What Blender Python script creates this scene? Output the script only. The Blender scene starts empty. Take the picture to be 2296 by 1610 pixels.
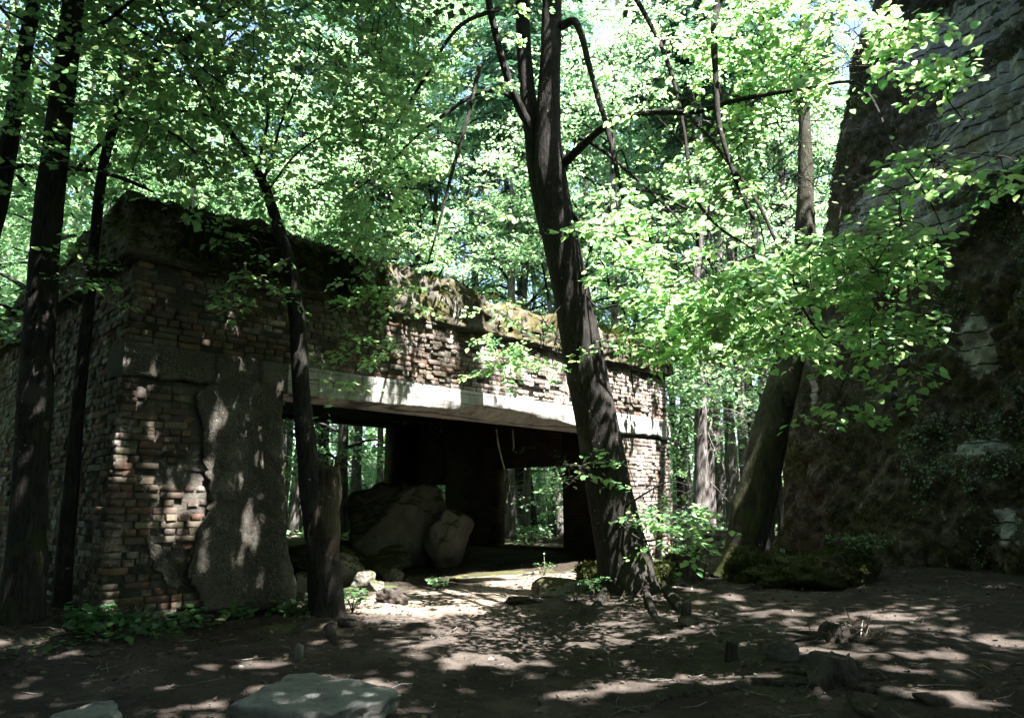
import bpy, bmesh, math, random
import numpy as np
from mathutils import Vector, Matrix
random.seed(7)
RNG = np.random.default_rng(11)
S = bpy.context.scene

# ------------------------------------------------------------------ camera
W_IMG, H_IMG, FOC = 2296.0, 1610.0, 1580.0          # working picture units
PITCH = math.atan(325 / FOC)
CAM = np.array([0.0, 0.0, 1.5])
cam_d = bpy.data.cameras.new('camera'); cam = bpy.data.objects.new('camera', cam_d)
S.collection.objects.link(cam); S.camera = cam
cam.location = CAM; cam.rotation_euler = (math.pi / 2 + PITCH, 0, 0)
cam_d.sensor_width = 36; cam_d.lens = FOC / W_IMG * 36
cam_d.clip_start = 0.05; cam_d.clip_end = 2000

# ------------------------------------------------------------------ sky, sun, exposure
SUN = np.array([0.33, -0.31, 0.89]); SUN /= np.linalg.norm(SUN)
wd = bpy.data.worlds.new('World'); S.world = wd; wd.use_nodes = True
nt = wd.node_tree; bgn = nt.nodes['Background']
sky = nt.nodes.new('ShaderNodeTexSky'); sky.sky_type = 'NISHITA'; sky.sun_disc = False
sky.sun_elevation = math.asin(SUN[2]); sky.sun_rotation = math.atan2(SUN[0], SUN[1])
sky.air_density = 1.0; sky.dust_density = 1.5; sky.ozone_density = 1.0
nt.links.new(sky.outputs[0], bgn.inputs[0]); bgn.inputs[1].default_value = 0.068
sl = bpy.data.lights.new('sun', 'SUN'); sl.energy = 5.0; sl.angle = math.radians(0.53); sl.color = (1.0, 0.945, 0.90)
so = bpy.data.objects.new('sun', sl); S.collection.objects.link(so)
so.rotation_euler = Vector(SUN).to_track_quat('Z', 'Y').to_euler(); so.location = (10, -10, 30)
S.view_settings.view_transform = 'Standard'; S.view_settings.look = 'None'
S.view_settings.exposure = 3.15; S.view_settings.gamma = 1.0
S.render.engine = 'CYCLES'
cy = S.cycles
cy.max_bounces = 4; cy.diffuse_bounces = 2; cy.glossy_bounces = 1; cy.transmission_bounces = 2
cy.transparent_max_bounces = 4; cy.use_denoising = True; cy.denoiser = 'OPENIMAGEDENOISE'
cy.sample_clamp_indirect = 6.0; cy.use_adaptive_sampling = True; cy.adaptive_threshold = 0.03; cy.caustics_reflective = False; cy.caustics_refractive = False

# ------------------------------------------------------------------ picture -> place
def ray(x, y):
    r, u = (x - W_IMG / 2) / FOC, -(y - H_IMG / 2) / FOC
    return np.array([r, math.cos(PITCH) - math.sin(PITCH) * u, math.sin(PITCH) + math.cos(PITCH) * u])
def at(x, y, depth):
    d = ray(x, y); return CAM + d * (depth / d[1])
C0 = at(215, 1400, 7.5)                              # near corner of the ruin, foot of its brickwork
U = ray(2773, 1130); U[2] = 0; U /= np.linalg.norm(U)
V = np.array([-U[1], U[0], 0.0])
def fac(x, y, v=0.0):
    """picture point on the plane of the facade, in the ruin's own (s, z)"""
    d = ray(x, y); o = C0 + V * v; t = ((o - CAM) @ V) / (d @ V); q = CAM + d * t - C0
    return np.array([q @ U, q[2]])
def ruin(s, v, z): return C0 + U * s + V * v + np.array([0, 0, z])

# ------------------------------------------------------------------ noise
def _h(ix, iy, iz, k):
    n = (ix * 374761393 + iy * 668265263 + iz * 2147483647 + k * 1274126177) & 0xffffffff
    n = ((n ^ (n >> 13)) * 1274126177) & 0xffffffff
    n = ((n ^ (n >> 16)) * 668265263) & 0xffffffff
    return ((n ^ (n >> 15)) & 0xffffff) / float(0xffffff)
def vn(p, k=0):
    p = np.asarray(p, float)
    if p.shape[-1] == 2: p = np.concatenate([p, np.zeros(p.shape[:-1] + (1,))], -1)
    f = np.floor(p); i = f.astype(np.int64); t = p - f; t = t * t * (3 - 2 * t)
    r = 0
    for a in (0, 1):
        for b in (0, 1):
            for c in (0, 1):
                w = (t[..., 0] if a else 1 - t[..., 0]) * (t[..., 1] if b else 1 - t[..., 1]) * (t[..., 2] if c else 1 - t[..., 2])
                r = r + w * _h(i[..., 0] + a, i[..., 1] + b, i[..., 2] + c, k)
    return r * 2 - 1
def fbm(p, o=4, k=0, g=0.5):
    r = 0; a = 1.0
    for j in range(o): r = r + a * vn(np.asarray(p) * (2.03 ** j) + 17.3 * j, k + j); a *= g
    return r
def nrm(v): return v / (np.linalg.norm(v, axis=-1, keepdims=True) + 1e-9)

# ------------------------------------------------------------------ ground height
def gz(x, y):
    x = np.asarray(x, float); y = np.asarray(y, float)
    yc = np.clip(y, -6, 22)
    h = 0.03 * (yc - 3) + 0.055 * np.clip(x - 1, 0, 8)
    h = h + 0.14 * np.exp(-((x + 4.6) ** 2 + (y - 7.6) ** 2) / 1.3 ** 2)
    h = h + 0.11 * np.exp(-((x - 1.55) ** 2 + (y - 10.1) ** 2) / 0.95 ** 2)
    h = h + 0.06 * np.exp(-((x + 2.1) ** 2 + (y - 8.5) ** 2) / 0.6 ** 2)
    h = h + 0.35 * np.exp(-((x + 7.5) ** 2 / 3.0 ** 2 + (y - 7.5) ** 2 / 3.0 ** 2))
    q = np.stack([x, y], -1)
    far = np.clip((np.hypot(x, y - 8) - 16) / 25, 0, 1)
    h = h + 0.035 * fbm(q * 0.9, 3, 5) + far * 0.9 * fbm(q * 0.07, 2, 9)
    return h
def gp(x, y):
    z = 0.2
    for _ in range(25):
        d = ray(x, y); t = (z - CAM[2]) / d[2]; p = CAM + d * t; z = float(gz(p[0], p[1]))
    return np.array([p[0], p[1], z])

# ------------------------------------------------------------------ mesh helpers
class MB:
    def __init__(s): s.v = []; s.f = []; s.n = 0
    def add(s, V_, F_):
        V_ = np.asarray(V_, float).reshape(-1, 3)
        for F in (F_ if isinstance(F_, list) else [F_]):
            F = np.asarray(F, int)
            if len(F): s.f.append(F + s.n)
        s.v.append(V_); s.n += len(V_); return s
    def mesh(s, name, smooth=False):
        me = bpy.data.meshes.new(name)
        V_ = np.concatenate(s.v) if s.v else np.zeros((0, 3))
        me.vertices.add(len(V_)); me.vertices.foreach_set('co', V_.astype(np.float32).ravel())
        nl = sum(F.size for F in s.f); npoly = sum(len(F) for F in s.f)
        me.loops.add(nl); me.polygons.add(npoly)
        me.loops.foreach_set('vertex_index', np.concatenate([F.ravel() for F in s.f]).astype(np.int32))
        tot = np.concatenate([np.full(len(F), F.shape[1]) for F in s.f])
        st = np.concatenate([[0], np.cumsum(tot)[:-1]])
        me.polygons.foreach_set('loop_start', st.astype(np.int32))
        if smooth: me.polygons.foreach_set('use_smooth', np.ones(npoly, bool))
        me.update(calc_edges=True); return me
    def build(s, name, mat, parent=None, smooth=False, loc=None):
        return link(s.mesh(name, smooth), name, mat, parent, loc)
def link(me, name, mat, parent=None, loc=None):
    if mat is not None and not me.materials: me.materials.append(mat)
    o = bpy.data.objects.new(name, me); S.collection.objects.link(o)
    if parent is not None: o.parent = parent
    if loc is not None: o.location = loc
    return o
def thing(name, label, cat, loc=(0, 0, 0), rz=0.0, group=None):
    o = bpy.data.objects.new(name, None); S.collection.objects.link(o); o.empty_display_size = 0.2
    o.location = loc; o.rotation_euler = (0, 0, rz); return tag(o, label, cat, group)
def tag(o, label=None, cat=None, group=None, kind=None):
    for k, v in (('label', label), ('category', cat), ('group', group), ('kind', kind)):
        if v: o[k] = v
    return o
def copy_tree(o, loc=None, rz=None, sc=None, parent=None):
    c = o.copy(); S.collection.objects.link(c)
    if parent is not None: c.parent = parent
    if loc is not None: c.location = loc
    if rz is not None: c.rotation_euler = (0, 0, rz)
    if sc is not None: c.scale = (sc, sc, sc)
    for ch in o.children: copy_tree(ch, parent=c)
    return c
def grid_faces(a, b, wrap=False):
    i = np.arange(a - 1)[:, None]; j = np.arange(b if wrap else b - 1)[None, :]
    j2 = (j + 1) % b
    return np.stack([i * b + j, i * b + j2, (i + 1) * b + j2, (i + 1) * b + j], -1).reshape(-1, 4)
def frames(P):
    T = nrm(np.gradient(P, axis=0)); ref = np.array([1.0, 0, 0]) if abs(T[0][0]) < 0.8 else np.array([0, 1.0, 0])
    A = []
    a = np.cross(T[0], ref)
    for t in T:
        a = a - t * (a @ t); a = a / (np.linalg.norm(a) + 1e-9); A.append(a)
    A = np.array(A); return T, A, np.cross(T, A)
def smooth_path(P, R, n):
    """resample a polyline with radii by Catmull-Rom"""
    P = np.asarray(P, float); R = np.asarray(R, float)
    Q = np.concatenate([[2 * P[0] - P[1]], P, [2 * P[-1] - P[-2]]])
    m = len(P) - 1; tt = np.linspace(0, m - 1e-6, n); i = tt.astype(int); t = (tt - i)[:, None]
    p0, p1, p2, p3 = Q[i], Q[i + 1], Q[i + 2], Q[i + 3]
    C = 0.5 * ((2 * p1) + (-p0 + p2) * t + (2 * p0 - 5 * p1 + 4 * p2 - p3) * t ** 2 + (-p0 + 3 * p1 - 3 * p2 + p3) * t ** 3)
    return C, np.interp(tt, np.arange(m + 1), R)
def tube(mb, P, R, k=8, rough=0.0, seed=0, freq=3.0, lobes=None):
    P = np.asarray(P, float); R = np.asarray(R, float); n = len(P)
    T, A, B = frames(P)
    th = np.linspace(0, 2 * math.pi, k, endpoint=False)
    ring = np.cos(th)[None, :, None] * A[:, None] + np.sin(th)[None, :, None] * B[:, None]
    rr = R[:, None] * np.ones(k)
    if rough:
        L = np.concatenate([[0], np.cumsum(np.linalg.norm(np.diff(P, axis=0), axis=1))])
        q = np.stack([np.cos(th)[None] * 1.6 + 0 * L[:, None], np.sin(th)[None] * 1.6 + 0 * L[:, None], L[:, None] * freq + 0 * th[None]], -1)
        rr = rr * (1 + rough * fbm(q, 4, seed))
    if lobes is not None: rr = rr * lobes(th[None, :], np.arange(n)[:, None])
    X = P[:, None] + ring * rr[..., None]
    mb.add(X.reshape(-1, 3), grid_faces(n, k, True))
    c = np.array([P[0], P[-1]]); base = mb.n
    last = (n - 1) * k
    mb.add(c, [])
    tri = [[base - n * k + (j + 1) % k, base - n * k + j, base] for j in range(k)] + [[base - n * k + last + j, base - n * k + last + (j + 1) % k, base + 1] for j in range(k)]
    mb.f.append(np.array(tri))
    return mb
def box(mb, lo, hi):
    x0, y0, z0 = lo; x1, y1, z1 = hi
    v = [[x0, y0, z0], [x1, y0, z0], [x1, y1, z0], [x0, y1, z0], [x0, y0, z1], [x1, y0, z1], [x1, y1, z1], [x0, y1, z1]]
    return mb.add(v, np.array([[0, 3, 2, 1], [4, 5, 6, 7], [0, 1, 5, 4], [1, 2, 6, 5], [2, 3, 7, 6], [3, 0, 4, 7]]))
_ICO = {}
def ico(n):
    if n not in _ICO:
        bm = bmesh.new(); bmesh.ops.create_icosphere(bm, subdivisions=n, radius=1)
        _ICO[n] = (np.array([v.co[:] for v in bm.verts]), np.array([[v.index for v in f.verts] for f in bm.faces])); bm.free()
    return _ICO[n]
def rock(mb, c, size, seed=0, planes=9, rough=0.05, sub=4, flat=0.55, rz=0.0, tilt=0.0):
    """a broken block: a sphere clipped by random planes, then roughened"""
    r = np.random.default_rng(seed); D, F = ico(sub)
    N = nrm(np.concatenate([r.normal(size=(planes, 3)), np.eye(3), -np.eye(3)]))
    d = np.concatenate([r.uniform(flat, 1.0, planes), np.full(6, 0.9)])
    dots = D @ N.T; rad = np.min(np.where(dots > 0.05, d / np.maximum(dots, 0.05), 9), axis=1); rad = np.minimum(rad, 1.15)
    rad = rad * (1 + rough * fbm(D * 2.2 + seed, 5, seed, 0.6))
    X = D * rad[:, None] * np.asarray(size)
    cz, sz = math.cos(rz), math.sin(rz); ct, st = math.cos(tilt), math.sin(tilt)
    X = X @ np.array([[1, 0, 0], [0, ct, st], [0, -st, ct]]) @ np.array([[cz, sz, 0], [-sz, cz, 0], [0, 0, 1]])
    return mb.add(X + np.asarray(c), F)
def slab(mb, out, up, thick, rings=14, rough=0.012, seed=0, n=110, freq=5.0, edge=0.02):
    """plate with a given outline (points in 3-D), thickness against 'up', broken edges and uneven top"""
    out = np.asarray(out, float); up = np.asarray(up, float)
    cl = np.concatenate([out, out[:1]]); L = np.concatenate([[0], np.cumsum(np.linalg.norm(np.diff(cl, axis=0), axis=1))])
    t = np.linspace(0, L[-1], n, endpoint=False); O = np.stack([np.interp(t, L, cl[:, i]) for i in range(3)], -1)
    c = O.mean(0); rad = O - c
    O = O + nrm(rad) * (edge * fbm(O * freq * 2, 4, seed + 3))[:, None]
    rows = []
    for a in np.linspace(0.02, 1, rings):
        X = c + (O - c) * a; rows.append(X + up * (rough * fbm(X * freq, 5, seed, 0.6) - (min(.006, 0.1 * thick) * max(0, a - 0.95) / 0.05))[:, None])
    for j, b in enumerate(np.linspace(0.22, 1, 6)):
        X = c + (O - c) * (1.0 - 0.05 * b) + nrm(rad) * (edge * fbm(np.concatenate([O[:, :2] * freq * 2, O[:, 2:] + b * 3], 1), 4, seed + 8))[:, None]; rows.append(X - up * thick * b)
    rows.append(np.repeat((c - up * thick)[None], n, 0))
    R_ = np.array(rows); return mb.add(R_.reshape(-1, 3), grid_faces(len(rows), n, True))

# ------------------------------------------------------------------ leaves
LEAF = np.array([[0, 0, 0], [-.30, .06, .03], [-.47, .36, .07], [-.33, .72, .04], [0, 1.08, -.06], [.33, .72, .04], [.47, .36, .07], [.30, .06, .03]])
LEAF_F = [np.array([[0, 4, 3, 2, 1]]), np.array([[0, 7, 6, 5, 4]])]
QUAD = np.array([[0, 0, 0], [-.48, .48, .05], [0, 1.05, 0], [.48, .48, .05]])
QUAD_F = [np.array([[0, 3, 2, 1]])]
HEXA = np.array([[0, 0, 0], [-.40, .25, .06], [-.36, .68, .03], [0, 1.06, -.05], [.36, .68, .03], [.40, .25, .06]])
HEXA_F = [np.array([[0, 3, 2, 1]]), np.array([[0, 5, 4, 3]])]
NARROW = np.array([[0, 0, 0], [-.09, .4, .0], [0, 1.0, -.05], [.09, .4, .0]])
class Leaves:
    def __init__(s): s.p = []; s.d = []; s.n = []; s.s = []
    def add(s, p, d, n, z):
        s.p.append(np.asarray(p)); s.d.append(np.asarray(d)); s.n.append(np.asarray(n)); s.s.append(np.asarray(z))
    def arrays(s): return np.concatenate(s.p), nrm(np.concatenate(s.d)), np.concatenate(s.n), np.concatenate(s.s)
    def mb(s, tpl=LEAF, faces=LEAF_F, mb=None):
        p, d, n, z = s.arrays(); side = nrm(np.cross(d, n)); n = np.cross(side, d)
        X = p[:, None] + z[:, None, None] * (tpl[None, :, :1] * side[:, None] + tpl[None, :, 1:2] * d[:, None] + tpl[None, :, 2:] * n[:, None])
        k = len(tpl); off = (np.arange(len(p)) * k)[:, None, None]
        mb = mb or MB(); mb.add(X.reshape(-1, 3), [(f[None] + off).reshape(-1, f.shape[1]) for f in faces]); return mb
def spray(lv, base, d, L, n, size, r, sag=0.25, tilt=0.27):
    """a flat spray: leaves in two ranks along a drooping twig, blades lying nearly level"""
    d = nrm(np.asarray(d, float)); t = np.sort(r.uniform(0.08, 1.0, n))
    P = base + d * (t * L)[:, None]; P[:, 2] -= sag * L * t ** 2
    side = nrm(np.cross(d, [0, 0, 1.0]) + 1e-6); sg = np.where(np.arange(n) % 2 == 0, 1.0, -1.0)
    reach = (0.16 * L * (1.1 - 0.7 * t)) * r.uniform(0.1, 1.4, n)
    P = P + side * (sg * reach)[:, None] + r.normal(size=(n, 3)) * 0.025
    dd = d * 0.55 + side * (sg * 0.85)[:, None] + r.normal(size=(n, 3)) * 0.35; dd[:, 2] -= 0.28
    nn = np.array([0, 0, 1.0]) + r.normal(size=(n, 3)) * tilt
    lv.add(P, dd, nn, size * r.uniform(0.5, 1.3, n))
    return base + d * L - np.array([0, 0, sag * L])
# ------------------------------------------------------------------ materials
class NT:
    def __init__(s, name, rough=0.85, spec=0.25):
        s.m = bpy.data.materials.new(name); s.m.use_nodes = True; s.t = s.m.node_tree; s.b = s.t.nodes['Principled BSDF']
        s.b.inputs['Roughness'].default_value = rough; s.b.inputs['Specular IOR Level'].default_value = spec
        s.out = s.t.nodes['Material Output']
        s.geo = s.t.nodes.new('ShaderNodeNewGeometry'); s.tc = s.t.nodes.new('ShaderNodeTexCoord')
    def n(s, t, **k):
        o = s.t.nodes.new(t)
        for a, b in k.items(): setattr(o, a, b)
        return o
    def L(s, a, b): s.t.links.new(a, b)
    def val(s, sock, x):
        if isinstance(x, (int, float)): sock.default_value = x
        elif isinstance(x, (tuple, list)): sock.default_value = tuple(x) + ((1,) if len(x) == 3 and sock.type == 'RGBA' else ())
        else: s.L(x, sock)
    def pos(s, scale=(1, 1, 1), obj=False):
        m = s.n('ShaderNodeMapping'); s.L(s.tc.outputs['Object'] if obj else s.geo.outputs['Position'], m.inputs[0]); m.inputs['Scale'].default_value = scale
        return m.outputs[0]
    def noise(s, scale, detail=6, rough=0.6, vec=None, dist=0.0, cap=4):
        o = s.n('ShaderNodeTexNoise'); o.inputs['Scale'].default_value = scale; o.inputs['Detail'].default_value = min(detail, cap)
        o.inputs['Roughness'].default_value = rough; o.inputs['Distortion'].default_value = dist
        s.L(vec if vec is not None else s.geo.outputs['Position'], o.inputs['Vector']); return o.outputs['Fac']
    def vor(s, scale, vec=None, feature='F1', out='Distance'):
        o = s.n('ShaderNodeTexVoronoi'); o.feature = feature; o.inputs['Scale'].default_value = scale
        s.L(vec if vec is not None else s.geo.outputs['Position'], o.inputs['Vector']); return o.outputs[out]
    def math(s, op, a, b=0.0, clamp=False):
        o = s.n('ShaderNodeMath', operation=op, use_clamp=clamp); s.val(o.inputs[0], a); s.val(o.inputs[1], b); return o.outputs[0]
    def ramp(s, fac, stops, interp='LINEAR'):
        o = s.n('ShaderNodeValToRGB'); cr = o.color_ramp; cr.interpolation = interp
        while len(cr.elements) < len(stops): cr.elements.new(0.5)
        for e, (p, c) in zip(cr.elements, stops):
            e.position = p; e.color = (tuple(c) + (1,)) if isinstance(c, (tuple, list)) else (c, c, c, 1)
        s.val(o.inputs[0], fac); return o.outputs[0]
    def step(s, fac, lo, hi):
        o = s.n('ShaderNodeMapRange'); o.interpolation_type = 'SMOOTHSTEP'; s.val(o.inputs[0], fac)
        o.inputs[1].default_value = lo; o.inputs[2].default_value = hi; return o.outputs[0]
    def mix(s, fac, a, b, mode='MIX'):
        o = s.n('ShaderNodeMix', data_type='RGBA', blend_type=mode); s.val(o.inputs[0], fac); s.val(o.inputs[6], a); s.val(o.inputs[7], b); return o.outputs[2]
    def bump(s, h, strength=0.6, dist=0.02, prev=None):
        o = s.n('ShaderNodeBump'); o.inputs['Strength'].default_value = strength; o.inputs['Distance'].default_value = dist
        s.L(h, o.inputs['Height'])
        if prev is not None: s.L(prev, o.inputs['Normal'])
        return o.outputs[0]
    def nz(s):
        x = s.n('ShaderNodeSeparateXYZ'); s.L(s.geo.outputs['True Normal'], x.inputs[0]); return x.outputs[2]
    def pz(s):
        x = s.n('ShaderNodeSeparateXYZ'); s.L(s.geo.outputs['Position'], x.inputs[0]); return x.outputs[2]
    def done(s, col, normal=None, rough=None):
        s.val(s.b.inputs['Base Color'], col)
        if normal is not None: s.L(normal, s.b.inputs['Normal'])
        if rough is not None: s.val(s.b.inputs['Roughness'], rough)
        return s.m
def leaf_mat(name, cols, trans, spec=0.05, tmix=0.55):
    t = NT(name); r = t.geo.outputs['Random Per Island']
    oi = t.n('ShaderNodeObjectInfo'); rr = t.math('FRACT', t.math('ADD', r, oi.outputs['Random']))
    c = t.ramp(rr, [(i / (len(cols) - 1), x) for i, x in enumerate(cols)])
    c2 = t.ramp(rr, [(i / (len(trans) - 1), x) for i, x in enumerate(trans)])
    d = t.n('ShaderNodeBsdfDiffuse'); t.L(c, d.inputs[0]); tr = t.n('ShaderNodeBsdfTranslucent'); t.L(c2, tr.inputs[0])
    m = t.n('ShaderNodeMixShader'); m.inputs[0].default_value = tmix; t.L(d.outputs[0], m.inputs[1]); t.L(tr.outputs[0], m.inputs[2])
    g = t.n('ShaderNodeBsdfGlossy'); g.inputs['Roughness'].default_value = 0.42; g.inputs[0].default_value = (0.9, 1, 0.9, 1)
    m2 = t.n('ShaderNodeMixShader'); m2.inputs[0].default_value = spec; t.L(m.outputs[0], m2.inputs[1]); t.L(g.outputs[0], m2.inputs[2])
    t.L(m2.outputs[0], t.out.inputs[0]); t.t.nodes.remove(t.b); return t.m
LINDEN = leaf_mat('linden_leaf', [(.055, .15, .08), (.09, .195, .09), (.14, .235, .10)], [(.22, .53, .21), (.40, .66, .25), (.52, .71, .28)], .04, .6)
FOREST = leaf_mat('forest_leaf', [(.065, .155, .095), (.10, .20, .11), (.15, .24, .125)], [(.26, .53, .27), (.41, .64, .31), (.50, .69, .34)], .04, .58)
OVERHEAD = leaf_mat('shade_leaf', [(.045, .075, .04), (.06, .10, .05), (.075, .115, .055)], [(.04, .07, .038), (.055, .09, .045), (.07, .11, .055)], .04, .4)  # darkened leaf for unseen shade foliage, cuts the light coming through
UNDER = leaf_mat('undergrowth_leaf', [(.04, .10, .045), (.06, .15, .06), (.08, .17, .06)], [(.10, .26, .09), (.14, .32, .10), (.18, .36, .10)], 0.07)
NEEDLE = leaf_mat('spruce_needle', [(.045, .10, .07), (.065, .13, .085), (.085, .15, .09)], [(.05, .14, .08), (.07, .18, .09), (.09, .2, .1)], 0.04, 0.35)
MOSSL = leaf_mat('moss_tuft', [(.030, .045, .014), (.05, .065, .02), (.075, .078, .024)], [(.05, .075, .016), (.08, .10, .022), (.10, .11, .025)], 0.01, 0.4)
DRYL = leaf_mat('dry_leaf', [(.04, .031, .024), (.07, .053, .04), (.14, .11, .085)], [(.05, .03, .02), (.08, .05, .03), (.12, .08, .05)], 0.04, 0.3)

def bark_mat(name, dark, light, moss=0.0, mosscol=(.055, .07, .02), scale=1.0):
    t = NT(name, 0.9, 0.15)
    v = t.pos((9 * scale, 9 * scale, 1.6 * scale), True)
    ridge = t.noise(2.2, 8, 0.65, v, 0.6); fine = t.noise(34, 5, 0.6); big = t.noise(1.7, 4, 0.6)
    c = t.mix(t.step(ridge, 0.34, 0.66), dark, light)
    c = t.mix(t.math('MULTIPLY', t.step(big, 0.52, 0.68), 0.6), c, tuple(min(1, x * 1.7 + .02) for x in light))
    lich = t.step(t.vor(13.0), 0.22, 0.10)
    c = t.mix(t.math('MULTIPLY', lich, t.step(t.noise(3.1), 0.55, 0.62)), c, (.20, .22, .19))
    if moss:
        m = t.step(t.noise(2.4, 5, 0.7), 0.62 - 0.3 * moss, 0.72 - 0.3 * moss)
        low = t.step(t.pz(), 3.2, 0.2); m = t.math('MULTIPLY', m, t.math('ADD', t.math('MULTIPLY', low, 0.8), 0.2 * moss + 0.1), True)
        c = t.mix(m, c, t.mix(t.noise(40, 3), mosscol, tuple(x * 1.9 for x in mosscol)))
    b = t.bump(ridge, 0.9, 0.035); b = t.bump(fine, 0.5, 0.008, b)
    return t.done(c, b)
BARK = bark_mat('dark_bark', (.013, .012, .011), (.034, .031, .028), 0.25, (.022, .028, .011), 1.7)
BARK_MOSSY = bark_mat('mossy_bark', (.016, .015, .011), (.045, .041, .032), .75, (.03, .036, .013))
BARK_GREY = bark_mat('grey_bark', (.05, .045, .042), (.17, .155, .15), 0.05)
BARK_TORN = bark_mat('torn_bark', (.016, .013, .010), (.055, .042, .031), 0.45, (.035, .035, .014))
TWIG = bark_mat('twig_bark', (.02, .017, .015), (.05, .043, .037), 0)
DEADTWIG = bark_mat('dead_twig', (.09, .085, .075), (.22, .21, .19), 0)

def brick_mat():
    t = NT('brick', 0.9, 0.15); oi = t.n('ShaderNodeObjectInfo')
    r = t.math('FRACT', t.math('ADD', t.geo.outputs['Random Per Island'], t.math('MULTIPLY', oi.outputs['Random'], 7.31)))
    c = t.ramp(r, [(0, (.08, .060, .048)), (.16, (.15, .088, .062)), (.34, (.115, .094, .068)), (.5, (.145, .122, .088)), (.64, (.085, .065, .051)), (.78, (.18, .105, .072)), (.9, (.12, .105, .087)), (1, (.18, .155, .122))], 'CONSTANT')
    c = t.mix(t.step(t.noise(18, 6, 0.7), 0.38, 0.70), c, t.mix(0.55, c, (.05, .044, .038)))
    eff = t.math('MULTIPLY', t.step(t.noise(1.6, 7, 0.75), 0.48, 0.62), t.step(t.noise(26, 4, 0.7), 0.34, 0.56))
    c = t.mix(t.math('MULTIPLY', eff, 0.55), c, (.33, .32, .30))
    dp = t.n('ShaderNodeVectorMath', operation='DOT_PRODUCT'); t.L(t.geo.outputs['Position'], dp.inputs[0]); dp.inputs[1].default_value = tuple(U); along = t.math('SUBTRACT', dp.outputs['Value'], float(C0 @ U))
    lime_sun = t.math('MULTIPLY', t.step(along, 3.7, 4.5), t.step(t.noise(1.0, 5, .7, t.pos((2.2, 2.2, .7))), .40, .60))   # lime streaks on the sunlit end only, sun brightness painted in
    c = t.mix(t.math('MULTIPLY', lime_sun, .62), c, (.40, .36, .325))
    soot = t.step(t.noise(1.3, 5, 0.7), 0.53, 0.66); c = t.mix(t.math('MULTIPLY', soot, 0.5), c, (.045, .04, .034))
    alg = t.step(t.noise(2.1, 4, 0.7, t.pos((1, 1, .5))), 0.60, 0.72); c = t.mix(t.math('MULTIPLY', alg, 0.4), c, (.07, .085, .045))
    b = t.bump(t.noise(30, 6, 0.7), 0.7, 0.012); b = t.bump(t.noise(120, 3, 0.7), 0.4, 0.004, b)
    return t.done(c, b)
BRICK = brick_mat()
def concrete_mat(name, base, dark, moss=0.0, streak=0.5, boards=0.0, rough_bump=0.5, mosscol=(.06, .062, .022), up=True):
    t = NT(name, 0.92, 0.15)
    c = t.mix(t.step(t.noise(2.3, 8, 0.7), 0.35, 0.68), base, tuple(x * .72 for x in base))
    c = t.mix(t.math('MULTIPLY', t.step(t.noise(22, 6, 0.7), 0.5, 0.72), 0.5), c, dark)
    st = t.step(t.noise(1.0, 6, 0.75, t.pos((3.4, 3.4, .45))), 0.52, 0.66); c = t.mix(t.math('MULTIPLY', st, streak), c, dark)
    if moss:
        m = t.step(t.noise(1.6, 7, 0.72), 0.66 - 0.36 * moss, 0.78 - 0.36 * moss)
        if up: m = t.math('MAXIMUM', m, t.step(t.math('ADD', t.nz(), t.math('MULTIPLY', t.noise(5), 0.5)), 0.62, 0.95))
        mc = t.mix(t.noise(14, 5, 0.7), mosscol, (.035, .03, .02)); mc = t.mix(t.step(t.noise(3.7), 0.55, 0.7), mc, tuple(x * 2.0 for x in mosscol))
        c = t.mix(m, c, mc)
    h = t.noise(16, 8, 0.72); b = t.bump(h, rough_bump, 0.03); b = t.bump(t.noise(90, 4, 0.7), 0.5, 0.006, b)
    return t.done(c, b)
def lintel_mat():
    t = NT('lintel_concrete', .92, .15); v = t.tc.outputs['Object']
    c = t.mix(t.step(t.noise(2.6, 8, .72, v), .36, .66), (.38, .378, .362), (.24, .235, .22))
    st = t.step(t.noise(1.0, 6, .75, t.pos((7, 7, .8), True)), .49, .68); c = t.mix(t.math('MULTIPLY', st, .85), c, (.10, .095, .085))
    ru = t.step(t.noise(1.0, 5, .7, t.pos((4, 4, .35), True)), .63, .72); c = t.mix(t.math('MULTIPLY', ru, .5), c, (.24, .17, .10))
    c = t.mix(t.math('MULTIPLY', t.step(t.noise(30, 5, .7), .52, .72), .6), c, (.12, .115, .10))
    sp = t.n('ShaderNodeSeparateXYZ'); t.L(v, sp.inputs[0]); fr = t.math('FRACT', t.math('ADD', t.math('MULTIPLY', sp.outputs[2], 6.2), t.math('MULTIPLY', t.noise(1.2, 2, .5, v), .25)))
    line = t.step(t.math('ABSOLUTE', t.math('SUBTRACT', fr, .5)), .455, .49); c = t.mix(t.math('MULTIPLY', line, t.step(t.noise(2.0, 3), .4, .5)), c, (.06, .055, .05))
    b = t.bump(t.noise(18, 7, .72), .35, .02); b = t.bump(line, -.6, .012, b); return t.done(c, b)
LINTEL = lintel_mat()
ROOF = concrete_mat('roof_concrete', (.13, .12, .10), (.035, .03, .025), 0.5, 0.85, mosscol=(.10, .09, .03))
RENDERC = concrete_mat('roughcast', (.115, .108, .09), (.035, .033, .028), 0.12, 0.5, rough_bump=1.0, up=False)
def roughcast_mat():
    t = NT('roughcast', .95, .1); v = t.vor(55.0); v2 = t.vor(120.0); n = t.noise(3, 6, .7)
    c = t.mix(t.step(v, .1, .55), (.17, .16, .135), (.055, .051, .043)); c = t.mix(t.step(n, .42, .64), c, (.06, .056, .047)); c = t.mix(t.step(t.noise(1.7, 5, .7), .50, .66), c, (.11, .105, .09))
    b = t.bump(v, -1.0, .03); b = t.bump(v2, -.7, .012, b); b = t.bump(t.noise(14, 5, .7), .8, .03, b); return t.done(c, b)
RENDERC = roughcast_mat()
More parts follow.
